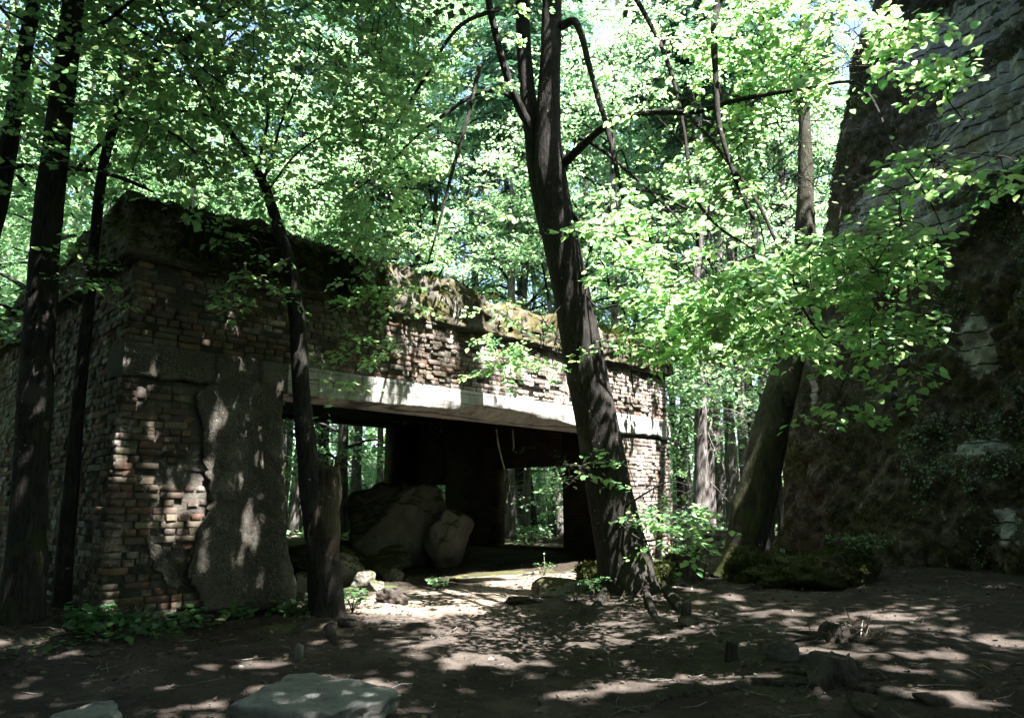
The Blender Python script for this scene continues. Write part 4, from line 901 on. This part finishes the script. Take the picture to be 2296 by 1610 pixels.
def proto_spruce(seed, H=20.0, z0=8.0, rad0=.17):
    r = np.random.default_rng(seed); t = thing('spruce_tree', 'x', 'tree')
    lean = r.normal(size=2) * .3; zz = np.linspace(-.3, H, 9); w = np.cumsum(r.normal(size=(9, 2)) * .06, axis=0) + lean * (zz[:, None] / H)
    C, Rr = smooth_path(np.concatenate([w, zz[:, None]], 1), np.interp(zz, [-.3, .5, H], [rad0 * 1.5, rad0, .02]), 60); mb = MB(); tube(mb, C, Rr, 12, .1, seed, 4); mb.build('trunk', BARK_GREY, t, True)
    tw = MB(); lb = MB(); lv = Leaves()
    def on(z): return np.array([np.interp(z, C[:, 2], C[:, j]) for j in range(3)])
    for i in range(150):
        z = r.uniform(1.0, z0 + 1.5); b = on(z); an = r.uniform(0, 6.28); L = r.uniform(.35, 1.7); d = np.array([math.cos(an), math.sin(an), r.normal() * .18 - .12])
        Q, q = smooth_path([b, b + d * L * .5 + r.normal(size=3) * .04, b + d * L + [0, 0, -.14 * L] + r.normal(size=3) * .1], [.012, .008, .003], 8); tube(tw, Q, q, 4)
        for _ in range(3):
            p = Q[r.integers(3, 7)]; e_ = p + (d * .3 + r.normal(size=3) * .35) * L * .45; tube(tw, np.array([p, (p + e_) / 2 + r.normal(size=3) * .03, e_]), [.005, .004, .002], 3)
    for i in range(120):
        f = r.random(); z = z0 + (H - z0) * f; b = on(z); an = r.uniform(0, 6.28); L = (2.5 * (1 - f) + .4) * r.uniform(.7, 1.1); d = np.array([math.cos(an), math.sin(an), 0])
        Q, q = smooth_path([b, b + d * L * .5 - [0, 0, .10 * L], b + d * L - [0, 0, .28 * L]], [.022, .014, .004], 9); tube(lb, Q, q, 4)
        n = int(60 * (L / 2.5) + 12); tt = r.uniform(.15, 1, n); p = np.stack([np.interp(tt, np.linspace(0, 1, 9), Q[:, j]) for j in range(3)], -1)
        sd = np.cross(d, [0, 0, 1.0]); lv.add(p, d * .6 + sd * r.choice([-1, 1], n)[:, None] * .9 + np.array([0, 0, -.5]) + r.normal(size=(n, 3)) * .3, np.array([0, 0, 1.0]) + r.normal(size=(n, 3)) * .6, r.uniform(.2, .5, n))
    o = tw.build('dead_twigs', DEADTWIG, t); o['kind'] = 'stuff'; o = lb.build('branches', BARK, t); o['kind'] = 'stuff'
    o = lv.mb(np.array([[0, 0, 0], [-.13, .4, .0], [0, 1.0, -.1], [.13, .4, .0]]), QUAD_F).build('foliage', NEEDLE, t); o['kind'] = 'stuff'
    return t
def proto_bush(seed, H=2.6, size=.085):
    r = np.random.default_rng(seed); t = thing('understory_bush', 'x', 'bush'); st = MB(); lv = Leaves()
    for i in range(6):
        an = r.uniform(0, 6.28); h = H * r.uniform(.6, 1.1); d = np.array([math.cos(an), math.sin(an), 0]) * r.uniform(.2, .9)
        Q, q = smooth_path([[0, 0, -.05], d * .4 + [0, 0, h * .5], d * 1.1 + [0, 0, h]], [.022, .014, .004], 12); tube(st, Q, q, 5)
        for _ in range(22):
            p = Q[r.integers(3, 12)] + r.normal(size=3) * np.array([.32, .32, .14]); a2 = r.uniform(0, 6.28); spray(lv, p, np.array([math.cos(a2), math.sin(a2), 0]), .55, 18, size, r, .3, .4)
    o = st.build('stems', TWIG, t); o['kind'] = 'stuff'; o = lv.mb(QUAD, QUAD_F).build('foliage', FOREST, t); o['kind'] = 'stuff'; return t
PB = [proto_broadleaf(s, h, z, R) for s, h, z, R in ((11, 15, 2.4, 3.4), (12, 17, 3.2, 3.8), (13, 13, 1.8, 3.0), (14, 18, 4.0, 3.6))]
PS = [proto_spruce(21, 24, 13.5), proto_spruce(22, 26, 14.5, .19), proto_spruce(23, 21, 12.0, .12)]
PU = [proto_bush(31), proto_bush(32, 3.6), proto_bush(33, 1.8)]
LB_ = 'broadleaf tree with sunlit green crown in the forest beyond the ruin'
LS_ = 'tall spruce with bare dead lower twigs in the forest beyond the ruin'
LU_ = 'leafy green bush in the forest understory beyond the ruin'
used = set()
def put(protos, i, x, y, sc, rz, label, group):
    p = protos[i % len(protos)]
    loc = (x, y, float(gz(x, y)))
    if id(p) not in used: used.add(id(p)); o = p; o.location = loc; o.rotation_euler = (0, 0, rz); o.scale = (sc,) * 3
    else: o = copy_tree(p, loc, rz, sc)
    tag(o, label, None, group); return o
taken = []
rf = np.random.default_rng(99)
# spruces whose trunks show through the openings and in the gap by the bunker
for i, (x, d, k) in enumerate([(632, 23, 2), (765, 25, 1), (786, 27, 0), (852, 24, 2), (1131, 21.5, 0), (1166, 25, 2), (1246, 23, 1), (700, 33, 0), (905, 31, 1), (1585, 19, 2), (1612, 21, 0), (1655, 20, 0), (1690, 23, 1), (1560, 27, 2), (1725, 21, 0), (1815, 24, 1), (1530, 33, 0), (1860, 30, 0), (1200, 34, 2)]):
    p = at(x, 1200, d); lab = ('spruce trunk with dead twigs seen through the wide back opening of the ruin' if x < 950 else 'spruce trunk seen through the square window of the ruin\'s end wall' if x < 1300 else 'bare-twigged spruce standing in the gap between the ruin and the bunker')
    put(PS, k, p[0], p[1], rf.uniform(.9, 1.1), rf.uniform(0, 6.28), lab, 'spruces through the back opening' if x < 950 else 'spruces through the window' if x < 1300 else 'spruces between ruin and bunker'); taken.append(p[:2])
def free(x, y, kind):
    q = np.array([x, y]) - C0[:2]; s, v = q @ U[:2], q @ V[:2]
    if -1.3 < s < LEN + 1.2 and -1.5 < v < DEP + 1.2: return False
    if y > 0 and abs(x) < .80 * y + 2 and y < 15.5 and not (s < -1 and v > 3): return False           # the clearing we look across
    if abs(x) < 4 and abs(y) < 4: return False
    p = np.array([x, y]) - BA[:2]; a_, b_ = p @ ea[:2], p @ inw[:2]
    if -1.5 < a_ < 8 and -1.5 < b_ < 7.5: return False
    if kind == 0:
        for z in (4, 7, 10, 13, 16):
            if (((x - KS * z) - 0.9) / 6.3) ** 2 + (((y + KS * z) - 12.4) / 7.6) ** 2 < 1 and y < 14: return False
    return all(np.hypot(x - t[0], y - t[1]) > (2.0 if kind == 0 else 1.3) for t in taken)
def scatter(n, kind, r0, r1, protos, label, group, ahead):
    c = g = 0
    while c < n and g < 6000:
        g += 1; an = rf.uniform(-1.0, 1.0) if ahead else rf.uniform(1.0, 5.28); rr = math.sqrt(rf.uniform(r0 ** 2, r1 ** 2)); x, y = rr * math.sin(an), rr * math.cos(an)
        if not free(x, y, kind): continue
        taken.append(np.array([x, y])); o = put(protos, int(rf.integers(9)), x, y, rf.uniform(.8, 1.2), rf.uniform(0, 6.28), label, group); c += 1
        if not ahead:                                                   # darkened leaves, so the added trees pass less light
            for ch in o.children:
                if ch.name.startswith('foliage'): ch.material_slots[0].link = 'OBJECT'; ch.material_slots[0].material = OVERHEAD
for an, rr, i in ((-.62, 15.5, 0), (-.50, 18.5, 2), (-.72, 19, 1), (-.40, 21.5, 3), (-.30, 24, 0), (-.2, 21.8, 2), (-.12, 25, 1), (-.02, 22.5, 3), (.07, 21.5, 0), (.14, 24, 2), (.2, 19.2, 2), (.27, 18.5, 0), (.36, 22, 1), (.31, 27, 3), (-.55, 23, 0), (-.35, 27, 2), (.02, 28, 0), (.4, 30, 3)):
    x, y = rr * math.sin(an), rr * math.cos(an); taken.append(np.array([x, y])); put(PB, i, x, y, rf.uniform(.9, 1.15), rf.uniform(0, 6.28), LB_, 'broadleaf trees in the forest')
for an, rr, i in ((-.16, 27, 1), (-.06, 30, 3), (.03, 26, 1), (-.24, 30, 3), (.1, 29, 1), (-.33, 33, 3), (.24, 31, 1)):
    x, y = rr * math.sin(an), rr * math.cos(an); taken.append(np.array([x, y])); put(PB, i, x, y, 1.45, rf.uniform(0, 6.28), LB_, 'broadleaf trees in the forest')
scatter(50, 0, 18, 42, PB, LB_, 'broadleaf trees in the forest', True)
scatter(16, 0, 26, 48, PS, LS_, 'spruces in the forest', True)
scatter(90, 1, 17, 44, PU, LU_, 'bushes in the forest', True)
scatter(75, 0, 7, 26, PB, 'unseen broadleaf tree added behind the path for shade', 'unseen shade trees behind the path', False)  # unseen trees behind us, added to cut the sky light
# the wood goes on: a far belt of foliage that reads as one mass
r = np.random.default_rng(404); lv = Leaves(); n = 120000
an, rr, z = r.uniform(0, 6.283, n), r.uniform(46, 62, n), 27 * r.random(n) ** 1.15
k = fbm(np.stack([an * 9, z * .35, rr * .15], -1), 3, 44) > -.25; an, rr, z = an[k], rr[k], z[k]; n = len(z); x, y = rr * np.sin(an), rr * np.cos(an)
lv.add(np.stack([x, y, gz(x, y) + z], -1), r.normal(size=(n, 3)), r.normal(size=(n, 3)) + [0, 0, 1.0], r.uniform(.5, 1.0, n))
tag(lv.mb(QUAD, QUAD_F).build('distant_wood', FOREST), 'far belt of forest foliage closing the view on all sides', 'forest', kind='stuff')
# ------------------------------------------------------------------ stones, stumps, plants
def one_rock(name, label, cat, pos, size, mat, seed, group=None, smooth=True, **k):
    mb = MB(); rock(mb, (0, 0, 0), size, seed, **k); o = mb.build(name, mat, None, smooth, pos); return tag(o, label, cat, group)
# fallen blocks inside the hall
p = ruin(6.15, 3.35, 0); one_rock('fallen_block', 'big rounded dark block of fallen concrete lying inside the ruin', 'concrete block', (p[0], p[1], .95), (1.05, .8, 1.0), BLOCK, 41, smooth=False, planes=12, sub=5, flat=.72, rough=.10, rz=.4)
p = ruin(6.55, 2.45, 0); one_rock('fallen_block', 'paler cracked concrete block propped against the bigger one inside the ruin', 'concrete block', (p[0], p[1], .80), (.50, .44, .66), BLOCK, 42, smooth=False, planes=14, sub=5, flat=.66, rough=.10, rz=.9, tilt=.35)
p = ruin(4.95, 3.5, 0); one_rock('rubble_heap', 'low dark heap of rubble beside the fallen blocks', 'rubble', (p[0], p[1], .42), (1.25, .7, .40), BLOCK, 43, planes=7, sub=5, rough=.12)
p = ruin(2.6, 1.9, 0); one_rock('broken_stone', 'dark broken masonry chunk just inside the brick pier', 'stone', (p[0], p[1], .50), (.40, .4, .42), STONE, 44, planes=9, rough=.1)
for i, (x, y, s, lab) in enumerate([(775, 1312, .30, 'tall yellow mossy stone behind the snapped stem'), (812, 1318, .20, 'small rounded mossy stone in the sun at the opening'), (838, 1326, .15, 'little pale stone in the sunlit strip of the opening'), (690, 1325, .24, 'sunlit stone wedged beside the pier\'s foot'), (880, 1300, .17, 'low mossy stone on the threshold by the rubble heap')]):
    q = gp(x, y); one_rock('mossy_stone', lab, 'stone', q + [0, 0, s * .45], (s, s * .8, s * (1.3 if i == 0 else .8)), STONE, 50 + i, rough=.1)
q = gp(1262, 1330); one_rock('step_stone', 'long weathered stone block at the edge of the threshold, left of the forked trunk', 'stone', q + [0, 0, .07], (.46, .28, .17), STONE, 61, planes=6, rough=.07, rz=.3)
one_rock('threshold_stone', 'flat pale stone ledge along the sunlit threshold', 'stone', gp(1120, 1296) + [0, 0, .0], (.95, .3, .10), STONE, 62, planes=5, rough=.06, rz=.6)
one_rock('earth_clod', 'dark clod of earth and roots on the path before the opening', 'clod', gp(880, 1352) + [0, 0, .07], (.20, .17, .13), SOIL, 63, rough=.25)
one_rock('earth_clod', 'flat dark hollow clod beside the step stone', 'clod', gp(1180, 1352) + [0, 0, .02], (.26, .16, .07), SOIL, 64, rough=.25)
one_rock('path_stone', 'angular grey stone sticking out of the path', 'stone', gp(1752, 1478) + [0, 0, .06], (.15, .12, .13), BLOCK, 65, planes=10, rough=.07)
one_rock('path_stone', 'small round stone lying by the forked tree\'s roots', 'stone', gp(1545, 1400) + [0, 0, .03], (.12, .08, .07), BLOCK, 66)
one_rock('path_stone', 'low worn stone half buried in the sunlit path', 'stone', gp(2120, 1570) + [0, 0, .0], (.30, .16, .06), SOIL, 67)
# flat concrete slabs beside the path
def ground_slab(label, px, lift, thick, seed, rough=.014):
    base = np.mean([gp(*p) for p in px], axis=0); z = base[2] + lift
    out = []
    for x, y in px:
        d = ray(x, y); t = (z - CAM[2]) / d[2]; out.append(CAM + d * t - base)
    mb = MB(); slab(mb, out, (0, 0, 1), thick, 22, rough, seed, 150, 6, .018); o = mb.build('concrete_slab', SLABM, None, False, base); return tag(o, label, 'slab')
ground_slab('flat pointed concrete slab lying at the edge of the path', [(517, 1578), (560, 1552), (610, 1530), (648, 1512), (700, 1507), (760, 1520), (830, 1530), (885, 1541), (902, 1552), (860, 1568), (790, 1580), (745, 1598), (640, 1596)], .11, .13, 71)
ground_slab('broken concrete slab corner rising from the ground by the path', [(60, 1640), (110, 1604), (180, 1580), (245, 1566), (262, 1576), (272, 1610), (282, 1660), (150, 1720)], .12, .26, 72, .02)
q = gp(668, 1512); one_rock('stone_spike', 'small upright stone spike on the pointed slab', 'stone', q + [0, 0, .19], (.035, .03, .07), SLABM, 74, rough=.2, sub=3)
# stumps
def stump(label, x, y, r0, h, seed, mat=STUMPM, roots=4, moss=False):
    b = gp(x, y); t = thing('tree_stump', label, 'stump', b); r = np.random.default_rng(seed)
    C, R = smooth_path([[0, 0, -.1], [0, 0, h * .3], [0.01, 0, h * .8], [.015, 0, h]], [r0 * 1.35, r0 * 1.08, r0, r0 * .93], 22); mb = MB(); tube(mb, C, R, 30, .26, seed, 7, flare_lobes(5, .4, seed, 5)); body = mb.build('trunk', mat, t, True)
    n = 26; th = np.linspace(0, 6.28, n, endpoint=False); rr = r0 * .86 * (1 + .05 * r.normal(size=n))
    rows = np.array([[(math.cos(a) * q * k + .015, math.sin(a) * q * k, h - .012 + .016 * r.normal()) for a, q in zip(th, rr)] for k in (1, .66, .33, .02)]); mb = MB(); mb.add(rows.reshape(-1, 3), grid_faces(4, n, True)); mb.build('cut_face', CUT, body)
    for i in range(roots):
        a = i * 6.28 / roots + r.uniform(-.5, .5); L = r.uniform(1.5, 3.2) * r0 * 1.6; P = []
        for k in (0, .35, .7, 1.0):
            xx, yy = math.cos(a + .5 * k) * (r0 * .8 + L * k), math.sin(a + .5 * k) * (r0 * .8 + L * k); P.append([xx, yy, float(gz(b[0] + xx, b[1] + yy)) - b[2] + .03 * (1 - k) - .012])
        C, R = smooth_path(P, [r0 * .30, r0 * .2, r0 * .12, .006], 16); mb = MB(); tube(mb, C, R, 8, .25, seed + i); mb.build('root', mat, t, True)
    if moss:
        lv = Leaves(); m = 900; a = r.uniform(0, 6.28, m); k = np.sqrt(r.random(m)); P = np.stack([np.cos(a) * r0 * k * 1.05, np.sin(a) * r0 * k * 1.05, h - np.where(k > .9, r.uniform(0, h * .7, m), 0) + .01], -1)
        lv.add(P, np.stack([np.cos(a), np.sin(a), r.normal(size=m)], -1), r.normal(size=(m, 3)) + [0, 0, 1], r.uniform(.02, .05, m)); o = lv.mb(QUAD, QUAD_F).build('moss', MOSSL, t); o['kind'] = 'stuff'
    return t
tc = NT('cut_wood', .9); CUT = tc.done(tc.mix(tc.step(tc.noise(12, 5, .7), .35, .65), (.055, .05, .042), (.13, .115, .095)), tc.bump(tc.noise(30, 5), .6, .01))
stump('cut stump with spreading roots in the middle of the path', 1868, 1530, .15, .20, 81, roots=6)
stump('small dark stump with dry grass at its foot', 1882, 1432, .15, .13, 82, roots=4)
stump('short dark peg of a cut sapling on the path', 1640, 1484, .05, .17, 83, roots=3)
stump('thin dark peg of a stem below the forked tree', 1539, 1398, .05, .22, 84, roots=3)
stump('square-topped mossy stump beside the forked tree', 1534, 1312, .25, .42, 85, roots=4, moss=True)
# roots across the path
for i, (pts, w, lab) in enumerate([([(1440, 1600), (1500, 1568), (1570, 1562), (1640, 1545), (1700, 1532), (1790, 1540)], .035, 'long root snaking across the path to the cut stump'), ([(1900, 1545), (1915, 1575), (1935, 1600), (1990, 1625)], .028, 'pale root running towards us from the cut stump'), ([(1250, 1490), (1310, 1478), (1370, 1465), (1420, 1450)], .022, 'thin sunlit root lying on the path below the forked tree'), ([(1740, 1460), (1790, 1448), (1850, 1440)], .025, 'short pale root between the grey stone and the small stump')]):
    P = [gp(*p) for p in pts]; n = len(P); C, R = smooth_path([[p[0] - P[0][0], p[1] - P[0][1], p[2] - P[0][2] + .006] for p in P], [w * (.5 + math.sin(math.pi * (j + .4) / n) * .7) for j in range(n)], 50); mb = MB(); tube(mb, C, R, 9, .3, 90 + i); tag(mb.build('surface_root', STUMPM, None, True, P[0]), lab, 'root')
# mossy mounds by the bunker's foot
def mound(label, pos, size, seed, rz=0.0, leaves=2600, name='mossy_mound'):
    t = thing(name, label, 'mound', pos); mb = MB(); rock(mb, (0, 0, 0), size, seed, planes=8, rough=.22, sub=5, rz=rz); o = mb.build('body', MOSSY, t, True)
    r = np.random.default_rng(seed); me = o.data; n = len(me.vertices); co = np.zeros(n * 3, np.float32); me.vertices.foreach_get('co', co); co = co.reshape(-1, 3); up = co[co[:, 2] > -.02]
    i = r.integers(len(up), size=leaves); P = up[i] + r.normal(size=(leaves, 3)) * .02; lv = Leaves(); lv.add(P, nrm(P) + r.normal(size=(leaves, 3)) * .6, nrm(P) + r.normal(size=(leaves, 3)) * .5, r.uniform(.016, .042, leaves)); o = lv.mb(QUAD, QUAD_F).build('moss', MOSSL, o); o['kind'] = 'stuff'; return t
mound('rounded mossy mound at the foot of the leaning mossy tree', gp(1690, 1305) + [0, 0, .12], (.36, .32, .34), 101)
mound('low moss-covered log of rubble along the bunker\'s foot', gp(1770, 1312) + [0, 0, .08], (.55, .30, .20), 102, .3)
mound('large mossy heap overgrown with fern leaves against the bunker', gp(1870, 1312) + [0, 0, .15], (.72, .45, .42), 103, .2, 4200)
mound('bright mossy stone tucked behind the forked trunk', gp(1475, 1318) + [0, 0, .12], (.26, .22, .24), 104)
mound('mossy clump against the forked trunk\'s shaded side', gp(1330, 1318) + [0, 0, .14], (.22, .2, .26), 105)
def herb(name, label, pos, r, n_st=7, h=.35, size=.06, cat='plant', fern=False):
    t = thing(name, label, cat, pos); lv = Leaves(); st = MB()
    for i in range(n_st):
        a = r.uniform(0, 6.28); d = np.array([math.cos(a), math.sin(a), 0]); hh = h * r.uniform(.6, 1.1)
        Q, q = smooth_path([[0, 0, 0], d * hh * .35 + [0, 0, hh * .8], d * hh * .95 + [0, 0, hh * (.75 if fern else 1)]], [.006, .004, .002], 10); tube(st, Q, q, 4)
        m = 26 if fern else 8; k = r.integers(2 if fern else 5, 10, m); sd = np.cross(d, [0, 0, 1.0]); sg = r.choice([-1, 1], m)
        lv.add(Q[k] + r.normal(size=(m, 3)) * (.006 if fern else .02), sd * sg[:, None] + d * .4 + r.normal(size=(m, 3)) * .2 + [0, 0, -.15], np.array([0, 0, 1.0]) + r.normal(size=(m, 3)) * .3, size * r.uniform(.6, 1.2, m))
    o = st.build('stems', TWIG, t); o['kind'] = 'stuff'
    o = lv.mb(np.array([[0, 0, 0], [-.14, .4, .0], [0, 1.0, -.05], [.14, .4, .0]]) if fern else LEAF, QUAD_F if fern else LEAF_F).build('leaves', UNDER, t); o['kind'] = 'stuff'; return t
rh = np.random.default_rng(555)
herb('fern', 'small fern at the shaded foot of the forked trunk', gp(1335, 1345), rh, 8, .32, .08, fern=True)
herb('fern', 'fern growing on the large mossy heap by the bunker', gp(1935, 1310) + [0, 0, .28], rh, 12, .45, .10, fern=True)
herb('fern', 'little fern at the edge of the step stone', gp(1290, 1352), rh, 5, .2, .05, fern=True)
herb('herb', 'low broad-leaved herb against the forked trunk\'s foot', gp(1400, 1352), rh, 12, .25, .07)
herb('herb', 'small herb beside the mossy stump', gp(1505, 1340), rh, 8, .22, .06)
fl = herb('flowering_herb', 'herb with a pale round flower head on the threshold', gp(1220, 1290), rh, 4, .28, .04)
mb = MB(); D, F = ico(2); mb.add(D * .017 * (1 + .15 * rh.normal(size=(len(D), 1))) + [0.0, 0, .36], F); tube(mb, np.array([[0, 0, 0], [.01, 0, .18], [0, 0, .35]]), [.002, .002, .0015], 4); tp = NT('flower_white', .8); mb.build('flower_head', tp.done((.30, .31, .25)), fl)
herb('herb', 'green herb tuft on the path\'s edge before the rubble heap', gp(980, 1325), rh, 14, .18, .05)
herb('herb', 'leafy herb among the roots of the leaning tree', gp(790, 1375), rh, 12, .25, .06)
# a fern high on the bunker face
pb = BUNK_P[np.argmin(np.abs(BUNK_Q[:, 0, 1] - bpl(2200, 520)[1])), int(np.clip((bpl(2200, 520)[0]) / 6.6 * 229, 0, 229))]
herb('fern', 'fern hanging from the bunker face below the bare concrete', pb + bn * .05, rh, 14, .7, .13, fern=True)
# ground cover along the brick pier
def cover(name, label, n, sample, size, mat, up, seed, tpl=LEAF, faces=LEAF_F, cat='undergrowth'):
    r = np.random.default_rng(seed); P = sample(r, n); n = len(P); P = np.concatenate([P, gz(P[:, 0], P[:, 1])[:, None]], 1); h = np.abs(r.normal(size=n)) * up; P[:, 2] += h + .012
    lv = Leaves(); d = r.normal(size=(n, 3)) * [1, 1, .35]; lv.add(P, d, np.array([0, 0, 1.0]) + r.normal(size=(n, 3)) * (.35 if up else .5), r.uniform(.6, 1.3, n) * size); o = lv.mb(tpl, faces).build(name, mat, None); return tag(o, label, cat, kind='stuff')
def along_wall(r, n):
    s, v = r.uniform(-.3, 2.3, n), -np.abs(r.normal(size=n)) * .30 - .03; k = fbm(np.stack([s * 2, v * 2], -1), 2, 9) > -.25; return (C0[:2] + s[:, None] * U[:2] + v[:, None] * V[:2])[k]
cover('undergrowth', 'dark green leafy undergrowth along the foot of the brick pier', 1500, along_wall, .075, UNDER, .07, 61)
def left_bank(r, n):
    x, y = r.uniform(-7.5, -3.2, n), r.uniform(5.9, 8.2, n); k = (y > 6.2 - .35 * (x + 3.2) * -.2) & (fbm(np.stack([x * 1.5, y * 1.5], -1), 2, 12) > .0) & (x < -3.9 + .9 * (y - 6.6)); return np.stack([x, y], -1)[k]
cover('undergrowth', 'sparse low plants under the trees by the side wall', 2600, left_bank, .06, UNDER, .07, 62)
def litter_near(r, n):
    x, y = r.uniform(-7, 8, n), r.uniform(4.2, 15, n); q = np.stack([x, y], -1)
    w = 0.22 + .9 * np.clip(np.exp(-((x + 5) / 1.6) ** 2 - ((y - 7) / 1.0) ** 2) + .4 * np.exp(-((x - 5.5) / 2) ** 2 - ((y - 11.5) / 1.6) ** 2) + .35 * np.exp(-((x + 2.2) / 1) ** 2 - ((y - 8.6) / .6) ** 2), 0, 1); w = w * np.clip(.6 + fbm(q * 1.1, 3, 15), .1, 1.4)
    return q[r.random(n) < w]
cover('leaf_litter', 'scattered dry brown leaves on the forest ground', 26000, litter_near, .045, DRYL, .004, 63, HEXA, HEXA_F, 'leaf litter')
def forest_floor(r, n):
    an, rr = r.uniform(-.85, .85, n), np.sqrt(r.uniform(14.5 ** 2, 42 ** 2, n)); x, y = rr * np.sin(an), rr * np.cos(an); q = np.stack([x, y], -1); s, v = (q - C0[:2]) @ U[:2], (q - C0[:2]) @ V[:2]
    k = ~((s > 0) & (s < LEN) & (v > 0) & (v < DEP)) & (fbm(q * .5, 3, 18) > -.1); return q[k]
cover('ground_cover', 'green ground plants covering the forest floor beyond the ruin', 42000, forest_floor, .13, FOREST, .09, 64, QUAD, QUAD_F, 'ground cover')
# pebbles and twigs on the path
r = np.random.default_rng(70); mb = MB(); D, F = ico(1)
for i in range(2600):
    x, y = r.uniform(-4.5, 7), r.uniform(4.3, 10.5); s = .006 + .012 * r.random() ** 3; mb.add(D * s * r.uniform(.6, 1.3, 3) * [1, 1, .7] + [x, y, float(gz(x, y)) + .012 + s * .2], F)
tag(mb.build('pebbles', PEBBLE), 'small pebbles strewn over the path', 'pebbles', kind='stuff')
mb = MB()
for i in range(420):
    x, y = r.uniform(-5, 7.5), r.uniform(4.3, 12); a = r.uniform(0, 6.28); L = r.uniform(.06, .35); z = float(gz(x, y)) + .02; d = np.array([math.cos(a), math.sin(a), 0]) * L
    tube(mb, np.array([[x, y, z], np.array([x, y, z]) + d * .5 + r.normal(size=3) * [.02, .02, .006], np.array([x, y, float(gz(x + d[0], y + d[1])) + .018]) + d]), [.004, .004, .002], 4)
tag(mb.build('fallen_twigs', DEADTWIG), 'thin dry twigs fallen on the ground', 'twigs', kind='stuff')
# dry grass by the small stump
q = gp(1925, 1432); lv = Leaves(); m = 90; lv.add(np.zeros((m, 3)) + r.normal(size=(m, 3)) * [.12, .07, 0], r.normal(size=(m, 3)) * [1, .6, .3] + [.3, 0, .5], r.normal(size=(m, 3)), r.uniform(.12, .32, m))
tag(lv.mb(np.array([[0, 0, 0], [-.02, .4, .0], [0, 1.0, -.2], [.02, .4, .0]]), QUAD_F).build('dry_grass', DRYL, None, False, q + [0, 0, .01]), 'tuft of pale dry grass beside the small stump', 'grass')
# low back wall beyond the ruin's far corner
mb = MB(); a_, b_ = gp(1560, 1262), gp(1760, 1268); a_ = at(1540, 1250, 16.2); b_ = at(1740, 1252, 15.4)
u_ = nrm(np.array([b_[0] - a_[0], b_[1] - a_[1], 0])); L = np.hypot(b_[0] - a_[0], b_[1] - a_[1]); t = thing('low_brick_wall', 'low dark brick wall stub behind the mossy leaning tree', 'wall', (a_[0], a_[1], float(gz(a_[0], a_[1])) - .05), math.atan2(u_[1], u_[0])); t['kind'] = 'thing'
for k in range(7):
    x = 0 if k % 2 else -.12
    while x < L:
        l = min(.24, L - x); 
        if l > .06 and not (k == 6 and r.random() < .3): m_ = MB(); X = brick_verts(l, .068, .24, r); X += [x + l / 2, r.normal() * .01, .04 + k * CO]; m_.add(X, BF); m_.build('brick', BRICK, t)
        x += .252
